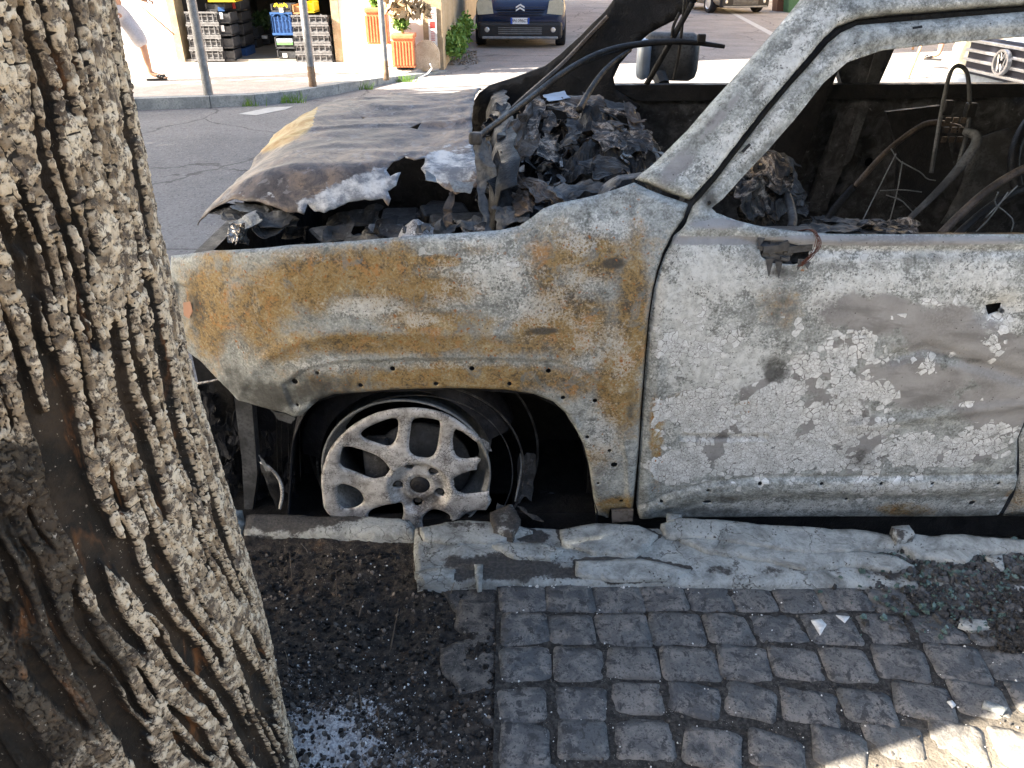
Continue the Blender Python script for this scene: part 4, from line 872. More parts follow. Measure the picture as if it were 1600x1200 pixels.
# torn front corner of the bonnet, folded under
cr('torn_bonnet_skin', [(318, 330, 2.16), (420, 315, 2.16), (440, 350, 2.06), (345, 345, 2.08)], amp=.022, seed=1, n=16, mat='darkgrey', par=bon)
cr('torn_bonnet_skin', [(355, 322, 2.22), (470, 322, 2.2), (462, 352, 2.05), (405, 362, 2.03)], amp=.02, seed=2, n=16, mat='darkgrey', par=bon)
cr('torn_bonnet_skin', [(365, 318, 2.12), (418, 316, 2.12), (408, 330, 2.07), (358, 330, 2.07)], amp=.012, seed=3, n=12, mat='greymetal', par=bon)
cr('torn_bonnet_skin', [(350, 348, 2.05), (400, 334, 2.05), (412, 346, 2.02), (372, 366, 2.0)], amp=.012, seed=4, n=12, mat='greymetal', par=bon)
cr('torn_bonnet_skin', [(400, 330, 2.05), (450, 328, 2.06), (444, 356, 2.03), (415, 362, 2.02)], amp=.018, seed=5, n=14, mat='darkgrey', par=bon)
cr('torn_bonnet_skin', [(500, 338, 2.2), (600, 322, 2.25), (590, 352, 2.2), (510, 365, 2.15)], amp=.02, seed=6, n=12, mat='char2', par=bon)
cr('torn_bonnet_skin', [(664, 266, 2.04), (680, 276, 2.03), (682, 284, 2.0), (664, 282, 2.0)], amp=.004, seed=7, n=7, mat='greymetal', par=bon)
cr('torn_bonnet_skin', [(700, 285, 2.02), (740, 285, 2.03), (735, 306, 2.0), (712, 304, 2.0)], amp=.008, seed=8, n=9, mat='greymetal', par=bon)
# headlamp reflector stump
cr('headlamp_shell', [(350, 356, 1.98), (380, 354, 1.98), (378, 384, 1.96), (354, 384, 1.95)], amp=.014, seed=11, n=16, mat='chrome', fr=16)
cr('headlamp_shell', [(366, 356, 1.96), (382, 358, 2.0), (384, 384, 2.0), (368, 386, 1.95)], amp=.01, seed=12, n=12, mat='chrome', fr=16)
# engine bay
MB().box((-.43, 2.88, .42), (.86, 1.0, .04)).build('engine_tray', M['char'], wreck)
MB().box((-.88, 2.70, .55), (.05, 1.35, .60)).build('radiator_panel', M['char'], wreck)
MB().box((-.35, 3.40, .50), (1.1, .03, .95)).build('far_wing', M['char'], wreck)
mb = MB()
for i in range(14):
    x, y = -.8 + .7 * rng.random(), 2.15 + 1.0 * rng.random(); mb = MB(); mb.rbox((x, y, .50 + .12 * rng.random()), (.12 + .2 * rng.random(), .1 + .15 * rng.random(), .12 + .2 * rng.random()), .02, rng.random() * 2); mb.build('engine_part', M['char'], wreck)
for i in range(26):
    u, v = 440 + 300 * rng.random(), 345 + 36 * rng.random(); y = 1.93 + .25 * rng.random(); s = 14 + 22 * rng.random()
    cr('engine_scrap', [(u, v, y), (u + s, v + 8 * rng.random() - 4, y + .03), (u + s * .9, v + s * .6, y - .02), (u - 4, v + s * .5, y)], amp=.016, seed=20 + i, n=6, mat=('char', 'darkgrey', 'char2')[i % 3], fr=14)
# suspension turret, pale grey
o = slab('suspension_turret', [S(618, 372), S(626, 352)] and [(-.30, 1.93), (-.21, 1.93), (-.195, 2.0), (-.215, 2.05), (-.28, 2.05), (-.305, 1.98)], .7, lambda x, y: 1.0 - .028 + .022 * fbm(x * 22, y * 22, 3, 4) - 4 * ((x + .245) ** 2) , M['alu'], wreck, .012, .008, .008, .03, 5, attrs={'soot': lambda v: np.full(len(v), .05)})
# dash and bulkhead remains
mats = ['debris', 'brownmetal', 'darkgrey', 'debris', 'char', 'debris']
nx_, ny_ = 100, 80
Xr, Yr = np.meshgrid(np.linspace(-.02, .52, nx_), np.linspace(1.98, 3.05, ny_))
rr = np.clip(((Xr - .24) / .30) ** 2 + ((Yr - 2.55) / .58) ** 2, 0, 1.6)
Zr = .79 + .30 * (1 - rr) + .055 * fbm(Xr * 7, Yr * 7, 3, 2) + .07 * (.5 - np.abs(fbm(Xr * 11 + 3, Yr * 6, 6, 5, .6))) + .02 * fbm(Xr * 30, Yr * 30, 2, 3)
Zr = np.maximum(Zr, .72)
o = mesh('dashboard_remains', np.column_stack([Xr.ravel(), Yr.ravel(), Zr.ravel()]), [(j * nx_ + i, j * nx_ + i + 1, (j + 1) * nx_ + i + 1, (j + 1) * nx_ + i) for j in range(ny_ - 1) for i in range(nx_ - 1)], M['char'], wreck)
dash = o
Q = [ # px quads with distances: folded sheets of the scuttle and dash
    ([(775, 215, 2.35), (835, 150, 2.75), (850, 165, 2.75), (795, 262, 2.25)], 1), ([(780, 235, 2.2), (845, 215, 2.4), (830, 245, 2.3), (785, 265, 2.2)], 1), ([(752, 225, 2.1), (772, 220, 2.1), (765, 350, 1.96), (748, 350, 1.96)], 2),
    ([(760, 240, 2.12), (782, 236, 2.12), (800, 330, 2.0), (775, 345, 1.97)], 4), ([(820, 165, 2.7), (846, 160, 2.7), (850, 235, 2.4), (826, 250, 2.35)], 3), ([(842, 180, 2.65), (862, 175, 2.65), (880, 235, 2.4), (856, 240, 2.4)], 0),
    ([(846, 150, 2.85), (940, 150, 2.85), (960, 178, 2.7), (860, 172, 2.7)], 1), ([(862, 165, 2.72), (905, 158, 2.74), (985, 178, 2.6), (900, 190, 2.6)], 3), ([(905, 150, 2.9), (975, 160, 2.85), (995, 180, 2.7), (930, 172, 2.75)], 2),
    ([(975, 165, 2.75), (1000, 180, 2.7), (1002, 225, 2.5), (985, 222, 2.5)], 1), ([(960, 205, 2.5), (1020, 215, 2.5), (1025, 240, 2.4), (970, 238, 2.4)], 5), ([(880, 190, 2.5), (910, 190, 2.5), (905, 230, 2.35), (885, 240, 2.35)], 4),
    ([(782, 270, 2.15), (815, 255, 2.2), (835, 310, 2.02), (802, 322, 2.0)], 3), ([(790, 300, 2.05), (830, 282, 2.1), (842, 322, 1.98), (800, 345, 1.95)], 1), ([(812, 270, 2.1), (860, 290, 2.05), (895, 312, 1.98), (838, 318, 1.96)], 1),
    ([(770, 330, 1.98), (820, 320, 1.99), (835, 348, 1.93), (780, 362, 1.92)], 2), ([(850, 300, 2.0), (900, 285, 2.05), (960, 290, 2.05), (890, 316, 1.96)], 2), ([(900, 250, 2.2), (960, 240, 2.25), (990, 268, 2.15), (930, 285, 2.1)], 4),
    ([(830, 215, 2.4), (870, 225, 2.4), (880, 262, 2.3), (840, 250, 2.3)], 5), ([(930, 190, 2.5), (975, 195, 2.5), (980, 235, 2.35), (940, 240, 2.35)], 0), ([(700, 300, 2.0), (712, 300, 2.0), (716, 352, 1.94), (704, 352, 1.94)], 1), ([(704, 338, 1.96), (748, 342, 1.96), (744, 362, 1.92), (700, 362, 1.92)], 2),
    ([(722, 352, 1.95), (760, 348, 1.95), (756, 364, 1.92), (724, 366, 1.92)], 0), ([(1000, 268, 2.1), (1040, 235, 2.3), (1050, 245, 2.2), (1010, 285, 2.0)], 4), ([(930, 300, 1.99), (1000, 272, 2.05), (1010, 284, 1.98), (940, 308, 1.94)], 2)]
for i, (q, m_) in enumerate(Q):
    cr('folded_sheet', q, amp=.018, seed=60 + i * 1.3, n=14, mat=mats[m_], fr=11, par=dash)
for i in range(70):
    u, v = 860 + 75 * rng.standard_normal() * .9, 238 + 42 * rng.standard_normal(); v = min(330, max(160, v)); u = min(1010, max(765, u))
    if v > 380 - (u - 700) * .28: v -= 50
    y = np.interp(v, [150, 330], [2.75, 2.02]); s = 10 + 26 * rng.random(); t = rng.random() * 3; dx, dy_ = s * math.cos(t), s * math.sin(t)
    cr('folded_sheet' if i < 40 else 'dash_scrap', [(u, v, y), (u + dx, v + dy_, y + .04), (u + dx * .7 - dy_ * .5, v + dy_ * .7 + dx * .5, y - .03), (u - dy_ * .5, v + dx * .5, y)], amp=.02, seed=130 + i, n=7, mat=mats[i % 6], fr=13, par=dash)
for i in range(60):
    u = 770 + 240 * rng.random(); v = 170 + 120 * rng.random() * (1 if u < 930 else .6); y = np.interp(v, [150, 330], [2.78, 2.05]); L_ = 24 + 50 * rng.random(); w_d = 4 + 9 * rng.random(); t = rng.normal() * .5 + .15
    dx, dy_ = L_ * math.sin(t), L_ * math.cos(t) * .8
    if v + dy_ > 372 - (u - 700) * .25: continue
    cr('shredded_strip', [(u, v, y), (u + w_d, v, y), (u + w_d + dx, v + dy_, y - .12), (u + dx, v + dy_, y - .12)], amp=.012, seed=500 + i, n=9, mat=('debris', 'brownmetal', 'greymetal', 'darkgrey', 'chrome')[i % 5], fr=16, par=dash)
cr('glass_shard', [(847, 148, 2.8), (880, 142, 2.84), (890, 152, 2.8), (858, 158, 2.75)], amp=.004, seed=9, n=5, mat='palecar', par=dash)
# wipers, seal strips
def pipe(name, px, r, mat='char', par=None, n=7, it=2, flat=1.):
    p = smoothpoly(np.array([P(*q) for q in px]), it, False); rr = np.interp(np.linspace(0, 1, len(p)), np.linspace(0, 1, len(np.atleast_1d(r))), np.atleast_1d(r)); m = MB(); m.tube(p, rr, n, flat=flat); return m.build(name, M[mat], par or wreck, smooth=True)
w_ = pipe('wiper_arm', [(742, 218, 2.05), (770, 196, 2.2), (820, 160, 2.45), (880, 112, 2.75), (940, 80, 2.95), (1000, 68, 3.02), (1070, 64, 3.05), (1132, 73, 3.05)], [.008, .009, .011, .012, .007])
MB().rbox(P(1096, 60, 3.04), (.03, .02, .03), .005).build('wiper_clip', M['char'], w_)
pipe('wiper_arm', [(905, 172, 2.55), (922, 140, 2.7), (950, 102, 2.85), (985, 78, 3.0)], [.012, .007])
MB().rbox(P(743, 216, 2.05), (.035, .03, .03), .008).build('wiper_pivot', M['char2'], w_)
pipe('wiper_blade', [(820, 158, 2.5), (870, 120, 2.7), (925, 92, 2.9), (982, 74, 3.0)], .0045)
for px, r in (([(1082, 4, 3.1), (1062, 40, 3.1), (1035, 88, 3.12), (1010, 132, 3.15)], .011), ([(1070, 0, 3.1), (1066, 40, 3.1), (1062, 80, 3.1), (1052, 126, 3.1)], .006), ([(1062, 20, 3.1), (1052, 40, 3.1), (1050, 56, 3.1)], .006)):
    pipe('windscreen_seal', px, r, flat=.5)
# far door mirror
mb = MB(); c = P(1048, 88, 3.62); mb.rbox(c, (.24, .13, .19), .045, R(-12)); mir = mb.build('door_mirror', M['darkgrey'], wreck, smooth=True)
mb = MB(); c = P(1006, 92, 3.60); mb.rbox(c, (.06, .125, .16), .03, R(-12)); mb.build('mirror_lit_side', M['palecar'], mir, smooth=True)  # pale piece standing in for the brightly lit left side of the housing
MB().tube([P(1030, 118, 3.5), P(1036, 134, 3.45)], .03, 8).build('mirror_arm', M['char'], mir)

# ---- cabin: seats, steering gear, rags
def seat_frame(px_l, px_r, top, par):
    pass
seat = pipe('seat_frame', [(1335, 292, 2.85), (1380, 240, 2.88), (1420, 208, 2.90), (1455, 188, 2.92), (1500, 200, 2.92)], .011, 'brownmetal')
pipe('seat_side_rail', [(1505, 205, 2.80), (1532, 212, 2.76), (1510, 250, 2.74), (1470, 295, 2.7), (1410, 352, 2.65)], [.010, .018, .020, .015, .010], 'darkgrey', seat, 8, 2, .5)
pipe('seat_side_rail', [(1335, 292, 2.95), (1300, 330, 2.9), (1285, 362, 2.85)], .016, 'char', seat)
pipe('headrest_hoop', [(1455, 270, 2.8), (1468, 190, 2.86), (1482, 118, 2.9), (1492, 102, 2.9), (1506, 104, 2.9), (1514, 120, 2.9), (1516, 190, 2.86), (1496, 262, 2.8)], .0075, 'darkgrey', seat, 8)
for (u, v) in ((1480, 168), (1516, 172)): MB().rbox(P(u, v, 2.87), (.035, .03, .05), .006).build('headrest_sleeve', M['char'], seat)
for i in range(3):
    for j in range(3): MB().box(P(1481 + 12 * i + 3 * j * -1, 188 + 15 * j, 2.86), (.018, .006, .02)).build('headrest_plate', M['brownmetal'], seat)
for (pts) in ([(1392, 232, 2.8), (1402, 250, 2.8), (1425, 262, 2.8), (1440, 270, 2.8), (1448, 280, 2.8), (1462, 282, 2.8)], [(1375, 298, 2.75), (1410, 296, 2.75), (1440, 300, 2.75)], [(1410, 252, 2.76), (1402, 300, 2.76), (1390, 345, 2.76)], [(1385, 305, 2.74), (1408, 312, 2.74), (1420, 325, 2.74), (1430, 335, 2.74)], [(1400, 240, 2.79), (1370, 300, 2.76), (1345, 350, 2.7)]):
    pipe('seat_spring', pts, .0022, 'greymetal', seat, 5, 1)
seat2 = pipe('seat_frame', [(1470, 366, 2.12), (1500, 335, 2.14), (1545, 295, 2.16), (1600, 262, 2.18), (1660, 240, 2.2)], .012, 'brownmetal')
pipe('seat_side_rail', [(1490, 372, 2.2), (1530, 335, 2.22), (1580, 300, 2.24), (1650, 280, 2.26)], .012, 'char', seat2)
for pts in ([(1560, 300, 2.2), (1552, 318, 2.2), (1570, 330, 2.2), (1585, 345, 2.2), (1580, 362, 2.2)], [(1540, 340, 2.2), (1560, 320, 2.2), (1590, 290, 2.2)], [(1525, 362, 2.2), (1548, 340, 2.2), (1575, 300, 2.2)]):
    pipe('seat_spring', pts, .002, 'greymetal', seat2, 5, 1)
pipe('seat_frame', [(1680, 120, 3.2), (1610, 180, 3.1), (1580, 240, 3.0), (1590, 300, 2.9)], .022, 'char', seat2)
# steering column, dash end with burnt foam
cr('dash_end', [(1150, 262, 2.15), (1215, 240, 2.2), (1240, 320, 2.1), (1150, 345, 2.0)], amp=.03, seed=201, n=20, mat='debris', fr=12)
cr('dash_end', [(1165, 240, 2.3), (1235, 250, 2.3), (1262, 330, 2.15), (1195, 335, 2.1)], amp=.03, seed=202, n=20, mat='char2', fr=12)
for i in range(30):
    u, v = 1195 + 32 * rng.standard_normal(), 300 + 28 * rng.standard_normal(); y = 2.15 + .1 * rng.random(); s = 8 + 20 * rng.random(); v = min(v, 340)
    cr('dash_end', [(u, v, y), (u + s, v + 3, y), (u + s * .8, v + s, y), (u, v + s * .8, y)], amp=.014, seed=210 + i, n=6, mat=['char2', 'debris', 'darkgrey', 'char'][i % 4], fr=14)
pipe('steering_wheel', [(1140, 300, 2.25), (1160, 288, 2.3), (1182, 300, 2.3), (1192, 330, 2.25), (1200, 352, 2.2)], .014, 'char2')
pipe('wire_loom', [(1215, 275, 2.2), (1232, 310, 2.12), (1240, 345, 2.0), (1236, 358, 1.95)], .012, 'darkgrey')
chipm = MB()
for i in range(120):
    p = P(1190 + 12 * rng.standard_normal(), 276 + 8 * rng.standard_normal(), 2.16 + .02 * rng.random()); chipm.box(p, (.008 * rng.random() + .003,) * 3, rng.random() * 3, rng.random() * 3)
tag(chipm.build('burnt_foam', M['jamb'], wreck), kind='stuff')
cr('burnt_rag', [(1250, 350, 1.98), (1340, 345, 2.1), (1340, 362, 1.9), (1250, 364, 1.88)], amp=.012, seed=240, n=18, mat='darkgrey', fr=14)
cr('burnt_rag', [(1330, 352, 2.0), (1390, 338, 2.05), (1440, 352, 2.0), (1420, 368, 1.88)], amp=.018, seed=241, n=18, mat='debris', fr=14)
cr('burnt_rag', [(1280, 346, 2.05), (1300, 340, 2.1), (1420, 350, 2.05), (1400, 366, 1.9)], amp=.012, seed=243, n=18, mat='char2', fr=14)
MB().box((1.0, 1.90, .93), (1.2, .06, .06)).build('door_inner_rail', M['char'], door_o)
far([(1385, 175), (1470, 165), (1490, 260), (1440, 330), (1400, 300), (1405, 240)], 'seat_back', 'char', 2.98, .02, seat)
wsurf([(1520, 220), (1575, 200), (1600, 230), (1600, 300), (1530, 345), (1470, 350), (1500, 300)], 'far_trim', 'darkgrey', 3.28, .01, .04, .02)

# ---- front wheel
hub = P(655, 763, 1.85); RR = .292
wh = empty('wheel', (hub[0] - BX, hub[1] - BY, hub[2] - ROAD), None, None); wh.parent = wreck
def wp(l):
    r = np.array([P(480 + x_ / 5, 610 + y_ / 5, 1.85)[0::2] for x_, y_ in l]); return r - (hub[0], hub[2])
outl = smoothpoly(wp([(130, 910), (105, 720), (115, 620), (160, 480), (230, 380), (350, 270), (500, 185), (660, 140), (850, 130), (1000, 150), (1110, 190), (1230, 270), (1355, 375)]), 2, False)
outl = np.vstack([outl, wp([(1345, 392), (1325, 412), (1270, 370), (1205, 322), (1162, 308), (1145, 335), (1136, 400), (1143, 470), (1165, 515), (1200, 535), (1250, 542), (1310, 536), (1355, 538), (1352, 565), (1332, 590), (1326, 632), (1270, 640), (1210, 655), (1155, 680), (1132, 702), (1140, 740), (1175, 785), (1240, 812), (1330, 806), (1418, 797), (1420, 830), (1438, 870), (1425, 900), (1400, 945), (1300, 950), (1240, 970), (1190, 1010), (1100, 1120), (1000, 1180), (870, 1210), (650, 1190), (450, 1130), (250, 1040), (160, 960)])])
wins = [smoothpoly((lambda w_: w_.mean(0) + (w_ - w_.mean(0)) * 1.10)(wp(q)), 2) for q in (
    [(830, 225), (1005, 242), (1030, 262), (1018, 370), (1000, 480), (955, 515), (880, 512), (818, 485), (802, 440), (815, 330)], [(415, 345), (500, 282), (695, 212), (700, 300), (685, 385), (650, 432), (595, 428), (500, 398)],
    [(300, 440), (450, 492), (575, 538), (655, 648), (565, 668), (500, 684), (380, 640), (265, 588), (278, 500)], [(245, 728), (395, 788), (432, 850), (425, 885), (370, 918), (280, 918), (245, 850)],
    [(480, 960), (600, 905), (725, 888), (745, 950), (720, 1040), (600, 1070), (500, 1030)], [(960, 945), (1040, 938), (1125, 990), (1060, 1060), (930, 1080), (900, 1000)])]
lugs = [circ(wp([c])[0], .0155, 12) for c in ((790, 612), (985, 655), (1030, 820), (860, 890), (705, 762))]
V, T, be, lp = cdt(outl, wins + lugs + [circ((0, 0), .031, 20)], .006, .006, rough=.002)
d = np.full(len(V), 9.)
for l in [lp[0]] + wins: d = np.minimum(d, segdist(V, l))
rad = np.hypot(V[:, 0], V[:, 1])
yv = -.006 * (1 - np.exp(-d / .003)) + .022 * sstep(.10, .07, rad) + .008 * np.exp(-((rad - .19) / .05) ** 2) + .004 * np.exp(-((rad - .045) / .008) ** 2) * -1
yv += .0012 * fbm(V[:, 0] * 30, V[:, 1] * 30, 3, 3)
s_ = np.clip(.60 * np.exp(-((V[:, 0] - .0) / .11) ** 2 - ((V[:, 1] + .06) / .08) ** 2) + .10, 0, 1)
rim = mesh('alloy_rim', np.column_stack([V[:, 0] + hub[0], yv + hub[1], V[:, 1] + hub[2]]), T, M['alu'], wh, attrs=dict(soot=s_), smooth=True); solid(rim, .022, -1)
rim.modifiers[0].offset = 1 if False else -1
wc = (hub[0] - .036, hub[1], hub[2] + .05)
MB().lathe([(.246, .012), (.252, .010), (.251, .022), (.236, .030), (.232, .07), (.215, .09), (.215, .20), (.25, .22)], wc, 'Y', 64).build('rim_barrel', M['greymetal'], wh, smooth=True)
MB().lathe([(.02, .0), (.15, .0), (.15, .02), (.05, .02)], (hub[0], hub[1] + .085, hub[2] + .02), 'Y', 40).build('brake_disc', M['darkgrey'], wh, smooth=True)
MB().rbox((hub[0] - .13, hub[1] + .07, hub[2] + .06), (.08, .07, .14), .02).build('brake_caliper', M['char2'], wh)
MB().lathe([(0, .004), (.012, .001), (.028, .005), (.031, .012), (.031, .03)], (hub[0], hub[1] + .010, hub[2]), 'Y', 28).build('centre_cap', M['rubber'], wh, smooth=True)
for lg in lugs:
    q = np.mean(lg, 0); MB().lathe([(0, .0), (.010, .0), (.0115, .004), (.0115, .03)], (hub[0] + q[0], hub[1] + .020, hub[2] + q[1]), 'Y', 6).build('wheel_nut', M['char2'], wh)
# tyre remains: wire hoops and a slumped black skin
for r_, y_, rr_ in ((.315, .06, .0035), (.36, .16, .004), (.28, .05, .002)):
    MB().tube([(hub[0] + r_ * math.cos(t), hub[1] + y_ + .01 * math.sin(3 * t), hub[2] + .02 + r_ * math.sin(t)) for t in np.linspace(R(-35), R(200), 60)], rr_, 5).build('tyre_wire', M['char2'] if r_ == .335 else M['char2'], wh)
MB().lathe([(.262, .05), (.32, .07), (.34, .13), (.33, .2), (.26, .24)], (wc[0], wc[1], wc[2]), 'Y', 60, R(20), R(175)).build('tyre', M['rubber'], wh, smooth=True)
# wheel housing
lin = []; n_ = 70; ys_ = np.linspace(1.835, 2.32, 12)
prof = np.array([P(u, v, 1.83) for u, v in ((932, 806), (927, 770), (921, 730), (913, 700), (901, 674), (885, 650), (865, 632), (835, 620), (790, 613), (700, 611), (600, 613), (520, 620), (497, 628), (470, 650), (455, 700), (450, 760), (450, 830))])
pp = smoothpoly(prof[:, [0, 2]], 2, False); pp[0] = (pp[0][0], -.08)
cxz = np.array([hub[0], hub[2]])
v = []
for j, y in enumerate(ys_):
    for k_, p in enumerate(pp):
        d_ = (p - cxz); s2 = 1 + .05 * min(1, j / 3) - .02 * (j / 11) + .006 * math.sin(k_ * .9 + j * .35)
        q = cxz + d_ * s2; v.append((q[0], y + (.004 if j == 0 else 0), q[1]))
m_ = len(pp); o = mesh('wheel_housing', v, [(j * m_ + k_, j * m_ + k_ + 1, (j + 1) * m_ + k_ + 1, (j + 1) * m_ + k_) for j in range(11) for k_ in range(m_ - 1)], M['rubber'], wreck, smooth=True); solid(o, .004)
MB().box((-.28, 2.34, .25), (1.1, .02, .9)).build('housing_wall', M['char'], wreck)
# flaps, shards in the housing
cr('housing_scrap', [(812, 710, 1.93), (838, 712, 1.95), (828, 780, 1.92), (806, 785, 1.9)], amp=.006, seed=301, n=12, mat='char2')
pipe('housing_scrap', [(813, 708, 1.92), (815, 730, 1.91), (810, 760, 1.9), (805, 783, 1.89)], [.003, .004, .003], 'greymetal')
cr('housing_scrap', [(833, 775, 2.0), (860, 768, 2.0), (874, 776, 1.98), (850, 786, 1.97)], amp=.004, seed=302, n=9, mat='alu' if False else 'darkgrey')
cr('housing_scrap', [(808, 792, 1.9), (825, 798, 1.9), (852, 815, 1.86), (830, 812, 1.86)], amp=.005, seed=303, n=9, mat='mortar')
cr('housing_scrap', [(780, 785, 1.86), (800, 790, 1.87), (805, 812, 1.84), (770, 812, 1.84)], amp=.012, seed=304, n=9, mat='darkgrey')
cr('rim_fragment', [(752, 684, 1.87), (764, 690, 1.89), (768, 704, 1.9), (754, 700, 1.88)], amp=.004, seed=305, n=6, mat='alu', par=wh, th=.006)
for i in range(12):
    u = 470 + rng.random() * 25 * (i % 3) ; 
    pipe('hanging_thread', [(432 + 9 * i, 650, 1.98), (430 + 9 * i + 4 * rng.random(), 700, 1.98), (434 + 9 * i, 750 + 30 * rng.random(), 1.98)], .0016, 'char2', wreck, 4, 1) if i < 5 else None
# front end: bracket, hanging tar-like bumper remains, curled trim
b_ = np.array([P(*q)[0::2] for q in ((366, 622, 1.90), (393, 628, 1.90), (399, 700, 1.90), (402, 740, 1.90), (394, 800, 1.90), (382, 800, 1.90), (378, 720, 1.90))]); MB().prism([tuple(q) for q in b_], 1.90, 1.94).build('bumper_bracket', M['darkgrey'], wreck)
MB().box((-.77, 2.10, .30), (.42, .02, .78)).build('front_inner_panel', M['rubber'], wreck)
for i in range(70):
    u = 300 + (66 if i < 44 else 165) * rng.random(); v = (585 + (u - 300) * .9 + 170 * rng.random()) if i < 44 else 655 + 140 * rng.random(); y = 1.92 + .12 * rng.random(); s = 14 + 26 * rng.random()
    cr('bumper_remains', [(u, v, y), (u + s * .6, v, y + .02), (u + s * .5, v + s * 1.6, y), (u - 4, v + s * 1.4, y)], amp=.016, seed=320 + i, n=7, mat='rubber' if i % 5 else 'char2', fr=14)
pipe('curled_trim', [(406, 722, 1.86), (424, 732, 1.85), (438, 750, 1.85), (442, 772, 1.84), (437, 795, 1.84)], [.003, .006, .006, .004], 'alu', wreck, 6, 2, .6)
cr('curled_trim', [(404, 722, 1.87), (424, 730, 1.87), (442, 770, 1.9), (430, 794, 1.9)], amp=.006, seed=370, n=10, mat='char2')
cr('bumper_tab', [(404, 712, 1.85), (412, 720, 1.85), (422, 736, 1.85), (414, 736, 1.85)], amp=.003, seed=371, n=6, mat='greymetal')
pipe('front_brace', [(306, 600, 1.9), (330, 596, 1.9), (352, 590, 1.9)], .004, 'chrome')
cr('wing_tab', [(424, 640, 1.84), (462, 652, 1.84), (456, 662, 1.84), (436, 656, 1.84)], amp=.003, seed=372, n=8, mat='darkgrey')
MB().box((-.45, 2.6, .06), (.9, 1.5, .03)).build('underbody', M['char'], wreck)
# rear wheel, simple but whole
rwc = (2.62, 1.86, .20)
rwo = empty('wheel', (rwc[0] - BX, rwc[1] - BY, rwc[2] - ROAD), None, None); rwo.parent = wreck
MB().lathe([(.0, .02), (.10, .02), (.12, .03), (.28, .0), (.292, .006), (.29, .02), (.24, .05), (.24, .2)], rwc, 'Y', 48).build('alloy_rim', M['alu'], rwo, smooth=True)
MB().lathe([(.29, .01), (.33, .03), (.34, .1), (.33, .18), (.29, .2)], rwc, 'Y', 48).build('tyre', M['rubber'], rwo, smooth=True)
# ================================================================ the scorched street tree
TC = (-.877, .95)
tree = empty('street_or_shade_tree', (TC[0], TC[1], .06), 'thick scorched tree trunk with deeply cracked cream and black bark, close up at left', 'tree')
def trunk_r(z): return np.interp(z, [-.1, .05, .2, .4, .7, 1.0, 1.3, 1.6, 3, 5.0], [.44, .412, .402, .398, .386, .372, .380, .392, .36, .30])
th = np.concatenate([np.radians(np.arange(48, 216, 3.0)), np.radians(np.linspace(216, 252, 80))[:-1], np.radians(np.linspace(252, 408, 610))[:-1]]); nt = len(th)
zs = np.concatenate([np.linspace(-.05, 1.62, 560), np.arange(1.66, 5.0, .06)]); nz = len(zs)
TH, ZZ = np.meshgrid(th, zs); s = (TH - math.pi * 1.74) * .40
def bark_h(s, z):
    t = s - .13 * sstep(.9, .0, z) * (.4 + .6 * sstep(-.5, .3, s)) + .010 * fbm(s * 12, z * 10, 2, 3)
    x = t + .014 * fbm(t * 4, z * 2.0, 5, 3)
    n1 = fbm(x / .085, z / .95, 1.3, 2, .35); n2 = fbm(x / .060 + 7, z / .72 + 3, 8.1, 2, .35); n3 = fbm(x / .030 + 2, z / .34, 4.4, 3, .5)
    jag = .045 * fbm(s * 70, z * 55, 7, 3)
    r = np.maximum(1 - sstep(.055, .10, np.abs(n1) + jag), 1 - sstep(.048, .092, np.abs(n2 + .04) + jag))
    m = sstep(-.10, .12, s + .08 * fbm(s * 3, z * 2, 9, 2) + .04 * sstep(.9, 1.5, z))       # closer, finer network towards the right
    r = np.maximum(r, m * (1 - sstep(.115, .19, np.abs(n3) + jag)))
    r = np.maximum(r, (1 - m) * .9 * (1 - sstep(.05, .09, np.abs(n3) + jag)) * (fbm(s * 7, z * 4, 6, 2) > -.05))
    r = np.clip(r + .10 * fbm(s * 40, z * 30, 3, 3), 0, 1.1)
    q = voro((t + .004 * fbm(s * 60, z * 60, 1, 2)) / .0150, z / .0125 + 5 + .9 * fbm(s * 9, z * 9, 8, 2), 9.0, 1.0)
    crack = sstep(.03, .13, q[1] - q[0])
    return r, crack, q[2]
Hh, CR, PL = bark_h(s, ZZ)
rad = trunk_r(ZZ) + .030 * np.sin(TH * 3 + 1.2 * ZZ) * .5 + .02 * np.sin(TH * 5 + 2) * sstep(.5, 0, ZZ)
rad += .021 * (Hh - .8) + .0038 * (CR - 1) * sstep(.15, .5, Hh) + .0022 * (PL - .5) * sstep(.3, .6, Hh) + .0008 * fbm(s * 110, ZZ * 110, 3, 3) + .0018 * fbm(s * 35, ZZ * 35, 6, 3)
X = TC[0] + rad * np.cos(TH) + .0 * ZZ; Y = TC[1] + rad * np.sin(TH)
v = np.column_stack([X.ravel(), Y.ravel(), ZZ.ravel()])
idx = np.arange(nt * nz).reshape(nz, nt); nxt = np.roll(idx, -1, 1)
f = np.stack([idx[:-1], nxt[:-1], nxt[1:], idx[1:]], -1).reshape(-1, 4)
u, w = proj(v[:, 0], v[:, 1], v[:, 2]); seen = (v[:, 1] > .2) & (v[:, 2] < 1.7)
ch = blobf(u, w, [(20, 880, 140, 270, .95), (120, 1180, 150, 120, .6), (0, 600, 60, 180, .5), (90, 1060, 160, 170, .92), (0, 60, 30, 100, .4), (150, 760, 40, 120, .3), (260, 1090, 30, 90, .4), (230, 900, 30, 90, .35)]) * seen
hatt = (Hh * (.45 + .55 * CR)).ravel()
trunk = mesh('trunk', v, f, M['bark'], tree, attrs=dict(h=hatt, plate=PL.ravel(), char=ch), smooth=True)
